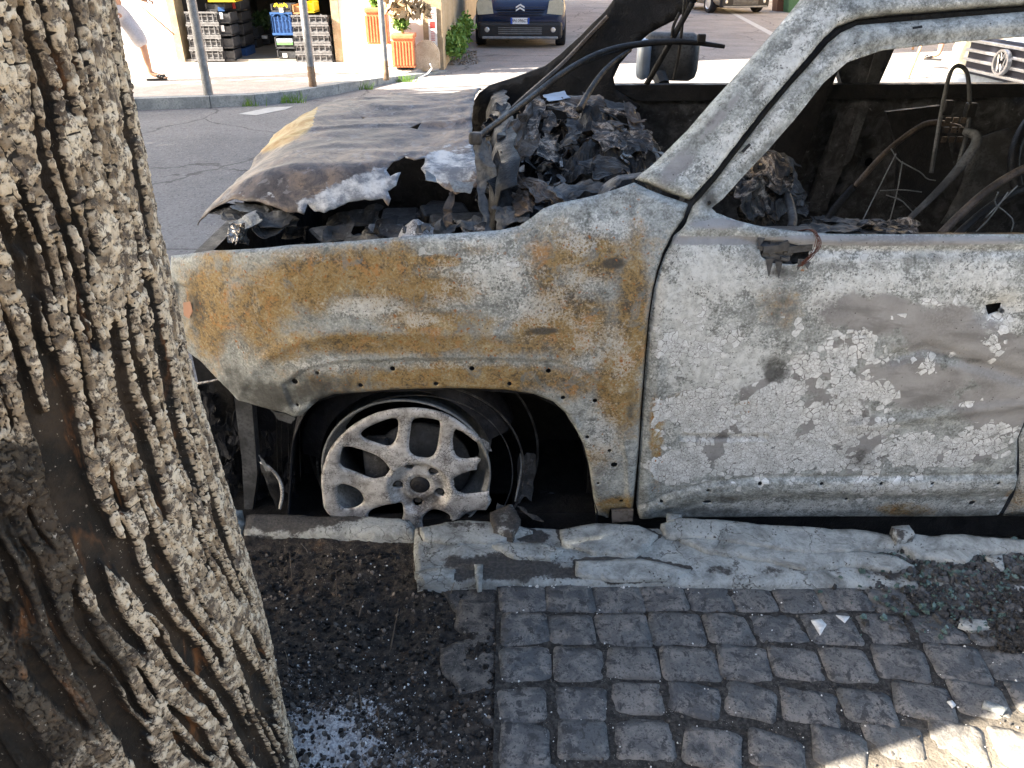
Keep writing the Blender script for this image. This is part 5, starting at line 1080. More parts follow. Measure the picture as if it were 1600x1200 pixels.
def dense(name, n, c, r, size, mat, par, seed=1):
    g = np.random.default_rng(seed); p = g.standard_normal((n, 3)); p /= np.linalg.norm(p, axis=1)[:, None]
    k = 1 + .12 * fbm(p[:, 0] * 3 + seed, p[:, 1] * 3, p[:, 2] * 3, 3); p = np.array(c) + p * (g.random((n, 1)) ** .4 * np.array(r)) * k[:, None]
    a = g.standard_normal((n, 3)); a /= np.linalg.norm(a, axis=1)[:, None]; b = np.cross(a, g.standard_normal((n, 3))); b /= np.linalg.norm(b, axis=1)[:, None]
    s_ = size * (.6 + .8 * g.random((n, 1))); v = np.stack([p - a * s_, p + b * s_ * .5, p + a * s_, p - b * s_ * .5], 1).reshape(-1, 3)
    return mesh(name, v, np.arange(4 * n).reshape(n, 4), M[mat], par)
def leaves(name, n, c, r, size, mat, par, squash=(1, 1, 1), clumps=40, seed=1, fill=.55):
    g = np.random.default_rng(seed); c = np.array(c)
    d = g.standard_normal((clumps, 3)); d /= np.linalg.norm(d, axis=1)[:, None]; cc = c + d * (g.random((clumps, 1)) ** .5 * r * .8) * np.array(squash)
    k = g.integers(0, clumps, n); p = cc[k] + g.standard_normal((n, 3)) * r * fill * .36
    a = g.standard_normal((n, 3)); a /= np.linalg.norm(a, axis=1)[:, None]; b = np.cross(a, g.standard_normal((n, 3))); b /= np.linalg.norm(b, axis=1)[:, None]
    s_ = size * (.6 + .8 * g.random((n, 1))); v = np.stack([p - a * s_, p + b * s_ * .45, p + a * s_, p - b * s_ * .45], 1).reshape(-1, 3)
    return mesh(name, v, np.arange(4 * n).reshape(n, 4), M[mat], par)
def limb(par, pts, r):
    m = MB(); m.tube(smoothpoly(np.array(pts, float), 2, False), np.linspace(r[0], r[1], len(smoothpoly(np.array(pts, float), 2, False))), 10); return m.build('limb', M['beam'], par, smooth=True)
limb(tree, [(TC[0], TC[1], 4.6), (TC[0] - .3, TC[1] + .3, 5.6), (TC[0] - .9, TC[1] + .8, 7)], (.28, .08)); limb(tree, [(TC[0], TC[1], 4.7), (TC[0] + .5, TC[1], 5.8), (TC[0] + 1.0, TC[1] - .6, 7.2)], (.26, .07))
leaves('crown', 3500, (TC[0], TC[1], 7.6), 2.2, .13, 'leaf2', tree, seed=3)
def street_or_shade_tree(x, y, cr, label):  # unseen trees added as sun blockers, crowns laid out over the areas wanted shaded
    t = empty('street_or_shade_tree', (x, y, .0), label, 'tree', 'added shade trees out of the picture')
    m = MB(); m.tube([(x, y, -.1), (x, y, 1.2), (cr[0][0] * .3 + x * .7, cr[0][1] * .3 + y * .7, 3.0), (cr[0][0], cr[0][1], cr[0][2])], [.24, .18, .14, .08], 12); m.build('trunk', M['beam'], t, smooth=True)
    for i, (a, b, c, r, n) in enumerate(cr): dense('crown', n, (a, b, c), r, .16, 'leaf2', t, seed=10 + i)  # crowns of the added trees, there only to block the sun
street_or_shade_tree(-6.4, .6, [(x, .98 - .20 * (i > 1), 5.4, (1.3, 1.5, .8), 2600) for i, x in enumerate((-3.3, -4.7, -6.1, -7.3))] + [(-8.3, .72, 5.3, (1.1, 1.5, .8), 3200)] + [(x, 3.2, 5.7, (1.7, 2.0, 1.4), 3200) for x in (-4.6, -7.0)], 'added shade tree far to the left, unseen, its leaves blocking the sun')
street_or_shade_tree(-10.4, .4, [(x, .55, 5.4, (1.2, 1.6, 1.0), 3200) for x in (-9.2, -10.4)] + [(x, 3.4, 5.7, (1.8, 2.0, 1.4), 3400) for x in (-9.2, -11.2)] + [(-11.0, 5.6, 5.6, (2.0, 1.6, 1.3), 3400), (-12.9, 7.2, 5.6, (1.4, 1.5, 1.3), 2500)], 'wider added shade tree far to the left, unseen, blocking sun over the road')
# ================================================================ across the road
FW = .02
kb = [G(u, v, ROAD) for u, v in ((-60, 178), (60, 176), (215, 172), (330, 168), (400, 165), (470, 158), (530, 147), (590, 134), (640, 124), (700, 112))]
kb = [(-14, kb[0][1] - .5, ROAD)] + kb
kin = []
for i, p in enumerate(kb):
    a = np.array(kb[max(0, i - 1)][:2]); b = np.array(kb[min(len(kb) - 1, i + 1)][:2]); t = (b - a) / np.linalg.norm(b - a); kin.append((p[0] - t[1] * .16, p[1] + t[0] * .16))
top = [FW] * 8 + [FW - .03, FW - .07, ROAD + .02]
fpv = [(p[0], p[1], z - .001) for p, z in zip(kin, top)] + [(p[0], 13.40, z - .001 if i < 8 else FW - .001) for i, (p, z) in enumerate(zip(kin, top))]
n_ = len(kin); far_walk = tag(mesh('far_pavement', fpv, [(i, i + 1, n_ + i + 1, n_ + i) for i in range(n_ - 1)], M['farpave']), kind='structure')
for i in range(n_ - 1):
    a, b = np.array(kb[i][:2]), np.array(kb[i + 1][:2]); c, d = np.array(kin[i + 1]), np.array(kin[i]); L = np.linalg.norm(b - a); m = max(1, int(round(L / .9)))
    for j in range(m):
        t0, t1 = j / m + .004 / L, (j + 1) / m - .004 / L; q = [a + (b - a) * t0, a + (b - a) * t1, d + (c - d) * t1, d + (c - d) * t0]; z0, z1 = top[i] + (top[i + 1] - top[i]) * j / m, top[i] + (top[i + 1] - top[i]) * (j + 1) / m
        mb = MB(); mb.add([(*q[0], ROAD), (*q[1], ROAD), (*q[2], ROAD), (*q[3], ROAD), (*q[0], z0), (*q[1], z1), (*q[2], z1), (*q[3], z0)], [(0, 1, 5, 4), (1, 2, 6, 5), (2, 3, 7, 6), (3, 0, 4, 7), (4, 5, 6, 7)]); mb.build('kerb_block', M['farkerb'], far_walk)
def strip(pts, name='road_marking', z=ROAD + .004): return mesh(name, [G(u, v, z) for u, v in pts], [tuple(range(len(pts)))], M['line'], road)
strip([(372, 178), (420, 168), (458, 166), (446, 171), (400, 180)])
strip([(1110, 3), (1116, 3), (1226, 60), (1216, 62)])

# ---- the shop
shop = empty('shop_building', (-3.5, 13.4, FW), 'white-walled shop with an open doorway full of crates across the road', 'building')
WY = 13.38
def wb(x0, x1, y0, y1, z0, z1, mat, name, par=shop): return MB().box(((x0 + x1) / 2, (y0 + y1) / 2, (z0 + z1) / 2), (x1 - x0, y1 - y0, z1 - z0)).build(name, M[mat], par)
OX0, OX1 = P(291, 97, WY)[0], P(526, 97, WY)[0]; EX = -1.10
wb(-14, OX0 - .12, WY, WY + .3, FW - .1, 7, 'white', 'wall'); wb(OX1 + .12, EX - .30, WY, WY + .3, FW - .1, 7, 'white', 'wall'); wb(OX0 - .12, OX1 + .12, WY + .003, WY + .3, 2.5, 7, 'white', 'wall')
wb(OX0 - .12, OX0, WY - .04, WY + .3, FW, 2.5, 'jamb', 'door_jamb'); wb(OX1, OX1 + .12, WY - .04, WY + .3, FW, 2.5, 'jamb', 'door_jamb'); wb(OX1 - .002, OX1 + .125, WY - .05, WY - .04, .93, 1.5, 'terracotta', 'jamb_panel')
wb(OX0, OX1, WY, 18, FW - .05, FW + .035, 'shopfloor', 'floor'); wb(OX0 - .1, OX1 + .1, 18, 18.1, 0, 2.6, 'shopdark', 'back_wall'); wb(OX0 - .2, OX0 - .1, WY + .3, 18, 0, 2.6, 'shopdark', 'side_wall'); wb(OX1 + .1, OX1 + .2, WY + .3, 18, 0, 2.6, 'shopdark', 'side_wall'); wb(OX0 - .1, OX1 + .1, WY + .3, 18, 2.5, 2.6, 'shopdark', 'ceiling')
wb(EX - .30, EX, WY - .05, 30, FW - .14, .95, 'plaster', 'side_wall_base'); wb(EX - .28, EX - .02, WY - .03, 30, .95, 7, 'wood', 'side_wall')
wb(EX - .30, EX - .0, WY - .09, WY - .05, ROAD, 1.6, 'jamb', 'corner_post')
wb(-14, EX - .3, WY + .3, 30, 2.65, 7, 'white', 'upper_floor')
mb = MB(); 
x0, z0 = P(676, 42, WY - .1)[0], P(676, 42, WY - .1)[2]
nb = MB().box((x0, WY - .105, z0), (.13, .012, .55)).build('notice', M['whitep'], shop)
for i, (dz, w, h) in enumerate(((.19, .07, .012), (.16, .07, .012), (.13, .07, .012), (.03, .08, .10), (-.07, .06, .012), (-.10, .06, .012), (-.13, .06, .012), (-.16, .06, .012), (-.19, .06, .012))):
    MB().box((x0, WY - .1115, z0 + dz), (w, .003, h)).build('notice_print', M['red'], nb)
# side street: rubble edge and bush
def at_px(u, v, z=ROAD): return G(u, v, z)
def crate(u0, u1, v0, v1, Y, mat, label, lattice=True, hi='cratehi', extra=None, depth=.36, grp='crates in the shop doorway', rows=2, cols=6, contents=None):
    a, b = P(u0, v1, Y), P(u1, v0, Y); w = b[0] - a[0]; h = b[2] - a[2]; cx = (a[0] + b[0]) / 2; c = empty('crate', (cx, Y, a[2]), label, 'crate', grp)
    t = .018
    sh = MB(); sh.box((cx, Y + depth / 2, a[2] + .012), (w, depth, .024)); sh.box((cx - w / 2 + t / 2, Y + depth / 2, a[2] + h * .45), (t, depth, h * .9 - .02)); sh.box((cx + w / 2 - t / 2, Y + depth / 2, a[2] + h * .45), (t, depth, h * .9 - .02)); sh.box((cx, Y + depth - t / 2, a[2] + h * .45), (w - 2 * t - .002, t, h * .9 - .02)); sh.box((cx, Y + .030, a[2] + h * .42), (w - 2 * t - .002, .012, h * .84 - .03))
    tag(sh.build('crate_shell', M[mat], c), kind='stuff')
    if lattice:
        g = MB(); g.box((cx, Y + .006, a[2] + h - .014), (w, .016, .026)); g.box((cx, Y + .006, a[2] + .02), (w - .002, .014, .028)); g.box((cx - w / 2 + .012, Y + .006, a[2] + h / 2), (.022, .012, h - .058)); g.box((cx + w / 2 - .012, Y + .006, a[2] + h / 2), (.022, .012, h - .058))
        for i in range(1, cols): g.box((cx - w / 2 + w * i / cols, Y + .012, a[2] + h * .46), (.014, .010, h * .74))
        for j in range(rows): g.box((cx, Y + .020, a[2] + h * (.28 + .36 * j)), (w - .05, .008, .016))
        for s_ in (-1, 1): g.box((cx + s_ * (w / 2 - .07), Y + .004, a[2] + h * .90), (.09, .008, .014), 0, 0, s_ * .6)
        tag(g.build('crate_lattice', M[hi], c), kind='stuff')
    if extra: extra(c, cx, Y, a[2], w, h)
    return c
def sticker(dx, dz, w, h, m='whitep'):
    return lambda c, cx, Y, z, W, Hc: MB().box((cx + dx * W, Y - .006, z + dz * Hc), (w, .004, h)).build('sticker', M[m], c)
for i, (v0, v1, l) in enumerate(((18, 38, 'topmost of the four lattice crates behind the grey bollard'), (38, 58, 'second lattice crate from the top behind the grey bollard'), (58, 77, 'third lattice crate from the top behind the grey bollard'), (77, 96, 'lowest of the four lattice crates behind the grey bollard'))):
    crate(291 + i * 2.6, 339 + i * 3, v0, v1, WY - .10, 'crate', 'black and grey ' + l, extra=None)
for i in range(4):
    cc = crate(342 + i * 2.4, 358 + i * 2.4, 17 + i * 19.5, 36.5 + i * 19.5, WY - .05, 'crate', ['dark crate with a white sticker, topmost beside the lattice stack', 'dark crate with a white sticker, second beside the lattice stack', 'plain dark crate, third down beside the lattice stack', 'plain dark crate at the bottom beside the lattice stack'][i], False, grp=None, extra=sticker(-.2, .6, .05, .09) if i < 2 else None)
for i in range(5):
    crate(352 + i * 2.6, 374 + i * 2.4, -2 + i * 18.5, 16.5 + i * 18.5, WY + .45, 'blue' if i == 4 else 'crate', ['dark crate with a red label at the top of the inner doorway stack', 'dark crate second down in the inner doorway stack', 'dark crate third down in the inner doorway stack', 'dark crate fourth down in the inner doorway stack', 'blue crate at the bottom of the inner doorway stack'][i], False, grp=None, depth=.5, extra=sticker(.1, .4, .05, .08, 'red') if i == 0 else None)
crate(325, 366, -8, 3, WY - .0, 'yellow', 'bright yellow crate on top of the dark crates left in the doorway', False, grp=None)
crate(322, 350, 3, 17, WY + .1, 'crate', 'dark crate with blue and green print under the yellow crate', False, grp=None, extra=sticker(.3, .2, .10, .06, 'blue'))
def e_y(c, cx, Y, z, W, Hc):
    for k in range(6): MB().box((cx - .09 + .036 * k, Y - .008, z + Hc * .72 + .01 * math.sin(k * 2.)), (.026, .004, .05), 0, 0, .5 * (-1) ** k).build('yellow_print', M['yellow'], c)
    MB().box((cx, Y - .008, z + Hc * .22), (.06, .004, .06)).build('sticker', M['whitep'], c)
def e_g(c, cx, Y, z, W, Hc):
    MB().box((cx, Y - .008, z + Hc * .62), (W * .8, .004, Hc * .28)).build('sky_print', M['palecar'], c); MB().box((cx, Y - .008, z + Hc * .38), (W * .8, .004, Hc * .18)).build('green_print', M['greenprint'], c)
crate(424, 454, 4, 19, WY + .05, 'crate', 'dark crate with yellow lettering and a white tag on the right stack', False, grp=None, extra=e_y)
crate(426, 456, 19, 55, WY + .05, 'blue', 'tall blue crate in the stack right of the doorway opening', True, 'blue', grp=None, cols=6, rows=2)
crate(431, 459, 55, 76, WY + .05, 'crate', 'dark crate with a sky and grass picture in the right stack', False, grp=None, extra=e_g)
crate(434, 462, 76, 91, WY + .05, 'crate', 'dark crate with a white tag at the bottom of the right stack', False, grp=None, extra=sticker(-.1, .3, .07, .06))
for i, l in enumerate(('topmost', 'second from the top', 'middle', 'second from the ground', 'lowest')):
    crate(456 + i * 1.9, 511 + i * 1.9, 23.5 + i * 15, 38.5 + i * 15, WY - .12, 'crate', 'grey lattice crate behind the thin post, %s of five' % l, grp='grey lattice crates right of the doorway')
crate(458, 474, 5, 22, WY - .1, 'wood', 'orange wooden box on the grey lattice crates', False, grp=None)
crate(478, 489, 0, 20, WY - .1, 'yellow', 'yellow box on the grey lattice crates behind the post', False, grp=None)
for i, (u0, u1, v0, v1, Y) in enumerate(((380, 402, 40, 60, 15.2), (379, 400, 60, 78, 15.0), (396, 420, 55, 69, 15.4), (378, 396, 22, 40, 15.6), (404, 428, 38, 54, 15.8))):
    crate(u0, u1, v0, v1, Y, 'crate', ['dark crate on the left inside the dim shop', 'dark crate on the shop floor at left', 'low dark crate with two pale tubs inside the shop', 'dark crate high on the left inside the shop', 'dark crate under the green plants inside the shop'][i], False, grp=None)
for x_ in (401, 414):
    p = P(x_, 60, 15.38); t = MB(); t.lathe([(0, 0), (.05, 0), (.06, .05), (0, .05)], (p[0], p[1] - .02, p[2]), 'Z', 12); tag(t.build('tub', M['whitep']), ('left' if x_ == 401 else 'right') + ' one of two small white tubs on the dark crate inside the shop', 'tub', 'white tubs inside the shop')
def plantf(name, px, Y, r, n, size, label, cat='plant', mat='leaf', sq=(1, 1, 1), stem=None):
    p = P(px[0], px[1], Y); e = empty(name, (p[0], Y, p[2] - r), label, cat)
    leaves('foliage', n, p, r, size, mat, e, sq, 18, int(px[0]), .6)
    if stem: m = MB(); m.tube([stem, ((stem[0] + p[0]) / 2 + .01, Y, (stem[2] + p[2]) / 2), p], .008, 6); m.build('stem', M['wood'], e)
    return e
plantf('potted_herb', (408, 32), 15.6, .20, 260, .05, 'green herbs on a dark crate inside the shop', mat='leaf2')
p = P(378, 10, 14.8); tag(MB().rbox(p, (.16, .06, .30), .03).build('paper_bag', M['jamb']), 'beige paper sack hanging in the shop doorway', 'bag')
# ---- poles
def post(name, u, v, r, h, m1, m2, label, zb=FW, z2=.25, cap=True):
    g = G(u, v, zb); e = empty(name, g, label, 'post'); prof = [(r, 0), (r, h), (r * .8, h + .02), (0, h + .03)]
    MB().lathe([(r, z2), (r, h), (r * .8, h + .015), (0, h + .02)], g, 'Z', 20).build('post_shaft', M[m1], e, smooth=False); MB().lathe([(r * 1.02, 0), (r * 1.02, z2)], g, 'Z', 20).build('post_foot', M[m2], e); return e
post('bollard', 326, 148, .056, 1.085, 'steel', 'steel', 'thick grey steel bollard in front of the lattice crates', z2=.03)
post('bollard', 489, 135, .050, 1.45, 'steel', 'rustpost', 'pale post with a brown foot in front of the right crates')
post('bollard', 604, 125, .040, 1.45, 'steel', 'rustpost', 'thin pale post beside the orange planters')
post('drainpipe', 692, 99, .040, 2.2, 'steel', 'steel', 'pale pipe at the corner of the shop wall', zb=ROAD)
# ---- planters
def planter(u0, u1, v0, v1, Y, label):
    a, b = P(u0, v1, Y), P(u1, v0, Y); cx, w, h = (a[0] + b[0]) / 2, b[0] - a[0], b[2] - a[2]; e = empty('planter', (cx, Y, a[2]), label, 'planter')
    MB().rbox((cx, Y, a[2] + h * .45), (w * .92, w * .9, h * .9), .02).build('planter_body', M['terracotta'], e); MB().rbox((cx, Y, a[2] + h - .035), (w * 1.04, w * 1.02, .07), .02).build('planter_rim', M['terracotta'], e)
    for i in range(7): MB().box((cx - w * .40 + w * .80 * i / 6, Y - w * .45 - .008, a[2] + h * .42), (w * .06, .022, h * .72)).build('planter_rib', M['terracotta'], e)
    for i in range(7): MB().box((cx - w * .46 - .008, Y - w * .40 + w * .80 * i / 6, a[2] + h * .42), (.022, w * .06, h * .72)).build('planter_rib', M['terracotta'], e)
    MB().box((cx, Y, a[2] + .012), (w * .98, w * .94, .024)).build('planter_foot', M['terracotta'], e)
    return (cx, Y, a[2] + h)
s1 = planter(576, 606, 11, 68, 13.1, 'upper orange ribbed planter behind the thin post'); s2 = planter(616, 648, 52, 103, 12.85, 'lower orange ribbed planter next to the round stone')
wb(-2.4, -1.75, 12.85, 13.35, FW, P(590, 68, 13.1)[2] - .003, 'white', 'step')
plantf('potted_shrub', (626, 38), 12.85, .13, 260, .045, 'light green leafy shrub growing in the lower orange planter', stem=s2)
plantf('potted_shrub', (588, 2), 13.1, .12, 160, .045, 'green shrub growing in the upper orange planter', stem=s1)
e = empty('leaning_plant', G(622, 50, .5), 'dry yellowish plant with drooping leaves above the lower planter', 'plant')
leaves('foliage', 200, P(640, 5, 12.9), .30, .10, 'jamb', e, (1.3, .5, .5), 16, 5, .6); m = MB(); m.tube([s2, P(606, 20, 12.9), P(602, 0, 12.9)], .01, 6); m.build('stem', M['wood'], e)
# millstone
p = G(667, 105, .0); st = empty('round_topped_stone', p, 'round-topped upright stone beside the lower orange planter', 'stone'); hw = .20
pr = [(-hw, 0), (hw, 0), (hw, .20)] + [(hw * math.cos(t), .20 + hw * math.sin(t)) for t in np.linspace(.2, math.pi - .2, 12)] + [(-hw, .20)]
mb = MB(); mb.prism([(p[0] + a, p[2] - .02 + b) for a, b in pr], p[1], p[1] + .14); mb.build('stone_slab', M['stonedisc'], st)
m = MB(); m.tube([G(672, 100, .1), G(675, 107, .02), G(668, 115, ROAD + .05), G(655, 122, ROAD + .02)], .012, 6); tag(m.build('hose', M['whitep']), 'pale hose end trailing from the round-topped stone', 'hose')
# tufts and bush
def tuft(u, v, n, s, label, z=ROAD):
    g = G(u, v, z); m = MB(); q = np.random.default_rng(int(u))
    for i in range(n):
        x, y = g[0] + q.normal() * s * .8, g[1] + q.normal() * s * .15; a = q.normal() * .5; h = s * (.5 + q.random())
        m.add([(x - .006, y, g[2]), (x + .006, y, g[2]), (x + a * h + .003, y + q.normal() * .02, g[2] + h)], [(0, 1, 2)])
    e = empty('grass_tuft', g, label, 'weeds', 'weeds along the far kerb'); tag(m.build('blade', M['leaf'], e), kind='stuff')
tuft(388, 166, 26, .10, 'small green weed at the foot of the far kerb near the bollard'); tuft(450, 161, 60, .12, 'wide green weed against the far kerb below the second post'); tuft(571, 140, 30, .08, 'small weed at the far kerb near the thin post'); tuft(632, 128, 60, .10, 'yellowish weed patch where the far kerb sinks into the road')
b1 = plantf('bush', (713, 60), 14.6, .26, 900, .045, 'bright green bush growing against the side wall of the shop', 'bush', sq=(.7, 1.6, 1.0)); leaves('foliage', 600, P(726, 46, 15.8), .24, .05, 'leaf', b1, (.6, 1.6, 1), 18, 91, .6); leaves('foliage', 500, P(706, 70, 14.0), .22, .05, 'leaf', b1, (.7, 1.2, .8), 18, 92, .6)
chips('side_street_rubble', 260, lambda: (lambda g: (g[0], g[1], ROAD))(G(700 + 45 * rng.random(), 80 + 22 * rng.random(), ROAD)), .01, .045, 'beam', road, .5)

# ---- person with a stick
def body(name, joints, edges, radii, mat, par, sub=2):
    me = bpy.data.meshes.new(name); me.from_pydata(joints, edges, []); o = bpy.data.objects.new(name, me); COL.objects.link(o)
    sk = o.modifiers.new('skin', 'SKIN'); me.skin_vertices.new() if not me.skin_vertices else None
    for i, r in enumerate(radii):
        me.skin_vertices[0].data[i].radius = (r, r) if not isinstance(r, tuple) else r
        me.skin_vertices[0].data[i].use_root = (i == 0)
    sb = o.modifiers.new('smooth', 'SUBSURF'); sb.levels = sub; sb.render_levels = sub; sk.use_smooth_shade = True
    dg = bpy.context.evaluated_depsgraph_get(); m2 = bpy.data.meshes.new_from_object(o.evaluated_get(dg)); m2.materials.clear(); m2.materials.append(M[mat]); m2.name = name
    bpy.data.objects.remove(o); r = bpy.data.objects.new(name, m2); COL.objects.link(r); r.parent = par; m2.shade_smooth(); return r
def person(u, v, zg, label, sc, face, shorts, shirt, stick):
    g = G(u, v, zg); p = empty('person', g, label, 'person', rz=face)
    # local frame: +X ahead; standing height about 1.75, front foot at the origin
    J = dict(pelvis=(-.30, 0, .93), belly=(-.29, 0, 1.08), chest=(-.27, 0, 1.30), neck=(-.26, 0, 1.47), head=(-.23, 0, 1.62), crown=(-.23, 0, 1.70),
             hipL=(-.29, .09, .88), kneeL=(-.05, .10, .50), ankL=(-.03, .10, .09), toeL=(.14, .10, .035), hipR=(-.31, -.09, .88), kneeR=(-.42, -.10, .48), ankR=(-.72, -.10, .16), toeR=(-.60, -.10, .04),
             shL=(-.27, .19, 1.40), elL=(-.22, .26, 1.14), wrL=(.02, .24, 1.00), haL=(.09, .23, .985), shR=(-.27, -.19, 1.40), elR=(-.36, -.24, 1.13), wrR=(-.24, -.24, .92), haR=(-.19, -.23, .86))
    ks = list(J); ix = {k: i for i, k in enumerate(ks)}
    E = [(ix[a], ix[b]) for a, b in (('pelvis', 'belly'), ('belly', 'chest'), ('chest', 'neck'), ('neck', 'head'), ('head', 'crown'), ('pelvis', 'hipL'), ('hipL', 'kneeL'), ('kneeL', 'ankL'), ('ankL', 'toeL'), ('pelvis', 'hipR'), ('hipR', 'kneeR'), ('kneeR', 'ankR'), ('ankR', 'toeR'), ('chest', 'shL'), ('shL', 'elL'), ('elL', 'wrL'), ('wrL', 'haL'), ('chest', 'shR'), ('shR', 'elR'), ('elR', 'wrR'), ('wrR', 'haR'))]
    rr = dict(pelvis=.13, belly=.12, chest=.14, neck=.055, head=.095, crown=.07, hipL=.09, kneeL=.058, ankL=.038, toeL=.030, hipR=.09, kneeR=.058, ankR=.038, toeR=.03, shL=.055, elL=.04, wrL=.028, haL=.032, shR=.055, elR=.04, wrR=.028, haR=.032)
    bd = body('body', [J[k] for k in ks], E, [rr[k] for k in ks], 'skin', p)
    sh = body('shorts', [(-.30, 0, 1.0), (-.30, 0, .90), (-.27, .11, .84), (-.12, .11, .60), (-.04, .11, .40), (-.32, -.11, .84), (-.40, -.11, .60), (-.50, -.11, .40)], [(0, 1), (1, 2), (2, 3), (3, 4), (1, 5), (5, 6), (6, 7)], [.15, .16, .125, .115, .115, .125, .115, .115], shorts, p, 2)
    st_ = body('shirt', [(-.29, 0, 1.0), (-.28, 0, 1.2), (-.27, 0, 1.40), (-.27, .2, 1.40), (-.24, .26, 1.20), (-.27, -.2, 1.40), (-.33, -.25, 1.20)], [(0, 1), (1, 2), (2, 3), (3, 4), (2, 5), (5, 6)], [.165, .165, .13, .075, .07, .075, .07], shirt, p, 2)
    m = MB(); m.lathe([(0, .115), (.06, .10), (.10, .04), (.105, -.02), (.09, -.06)], (-.24, 0, 1.65), 'Z', 16); m.build('hair', M['black'], p, world=False, smooth=True)
    for y, x, zt, rx in ((.10, .04, 0, 0), (-.10, -.66, .03, .5)):
        m = MB(); m.rbox((x, y, .012 + zt), (.27, .10, .024), .04); sl_ = m.build('slide_sandal', M['black'], p, world=False)
        for k in range(3): m = MB(); m.rbox((x + .035 + .028 * k, y, .075 + zt - .012 * k), (.012, .108, .01), .003); m.build('sandal_stripe', M['whitep'], sl_, world=False)
        m = MB(); m.rbox((x + .065, y, .055 + zt), (.11, .105, .04), .02); m.build('sandal_strap', M['black'], sl_, world=False)
        for k in range(5): m = MB(); m.rbox((x + .145 - abs(k - 1.5) * .008, y - .036 + .018 * k, .034 + zt), (.03, .015, .018), .006); m.build('toe', M['skin'], p, world=False)
    for y, (hx, hy, hz) in ((1, J['haL']), (-1, J['haR'])):
        for k in range(4): m = MB(); a = np.array((hx + .02, hy - .024 + .016 * k, hz)); m.tube([a, a + (.035, 0, -.012), a + (.045, 0, -.035), a + (.025, 0, -.048)], [.009, .008, .0075, .006], 6); m.build('finger', M['skin'], p, world=False, smooth=True)
        m = MB(); a = np.array((hx - .005, hy - .03, hz - .005)); m.tube([a, a + (.02, -.012, -.02), a + (.035, .005, -.03)], [.011, .009, .007], 6); m.build('thumb', M['skin'], p, world=False, smooth=True)
    p.scale = (sc, sc, sc)
    return p
pp_ = person(237, 127, FW, 'person in a cream top and pale grey three-quarter shorts and striped slide sandals', 1.0, R(4), 'shorts', 'shirt', True)
m = MB(); m.tube([P(222, 11, 11.1), P(272, 54, 10.9)], .010, 8); tag(m.build('walking_stick', M['wood']), 'thin pale stick held out by the person in shorts', 'stick')
p2 = person(1462, 93, FW, 'bare-legged person in pale sandals seen through the wreck window', 1.0, R(150), 'shirt', 'white', False)
tr = empty('wooden_easel', G(1425, 118, ROAD), 'thin tan wooden stand on the sunny road behind the wreck', 'stand')
for a, b in (((1418, 123), (1448, 50)), ((1426, 78), (1432, 50)), ((1412, 112), (1458, 98))):
    if b[1] < 90: m = MB(); q0 = G(a[0], a[1], ROAD); q1 = P(b[0], b[1], q0[1] + .15); m.tube([q0, q1], .022, 4); m.build('stand_leg', M['wood'], tr)

# ---- cars
def loft(secs, nseg=20, p=4.0):
    """secs: (y, half width, z0, z1) -> verts, faces of a closed rounded body along local +Y (front at y=0)"""
    v = []; f = []
    for (y, hw, z0, z1) in secs:
        for k in range(nseg):
            t = 2 * math.pi * (k + .5) / nseg; c, s_ = math.cos(t), math.sin(t); r = (abs(c) ** p + abs(s_) ** p) ** (-1 / p)
            v.append((hw * c * r, y, (z0 + z1) / 2 + (z1 - z0) / 2 * s_ * r))
    for i in range(len(secs) - 1): f += [(i * nseg + k, i * nseg + (k + 1) % nseg, (i + 1) * nseg + (k + 1) % nseg, (i + 1) * nseg + k) for k in range(nseg)]
    f += [tuple(range(nseg))[::-1], tuple(range((len(secs) - 1) * nseg, len(secs) * nseg))]
    return v, f
def txt(s_, size, mat, par, loc, rot=(math.pi / 2, 0, 0), ex=.001):
    c = bpy.data.curves.new('lettering', 'FONT'); c.body = s_; c.size = size; c.extrude = ex; c.align_x = 'CENTER'; c.align_y = 'CENTER'
    o = bpy.data.objects.new('lettering', c); COL.objects.link(o); dg = bpy.context.evaluated_depsgraph_get(); me = bpy.data.meshes.new_from_object(o.evaluated_get(dg)); bpy.data.objects.remove(o)
    me.materials.clear(); me.materials.append(M[mat]); r = bpy.data.objects.new('lettering', me); COL.objects.link(r); r.parent = par; r.location = loc; r.rotation_euler = rot; return r
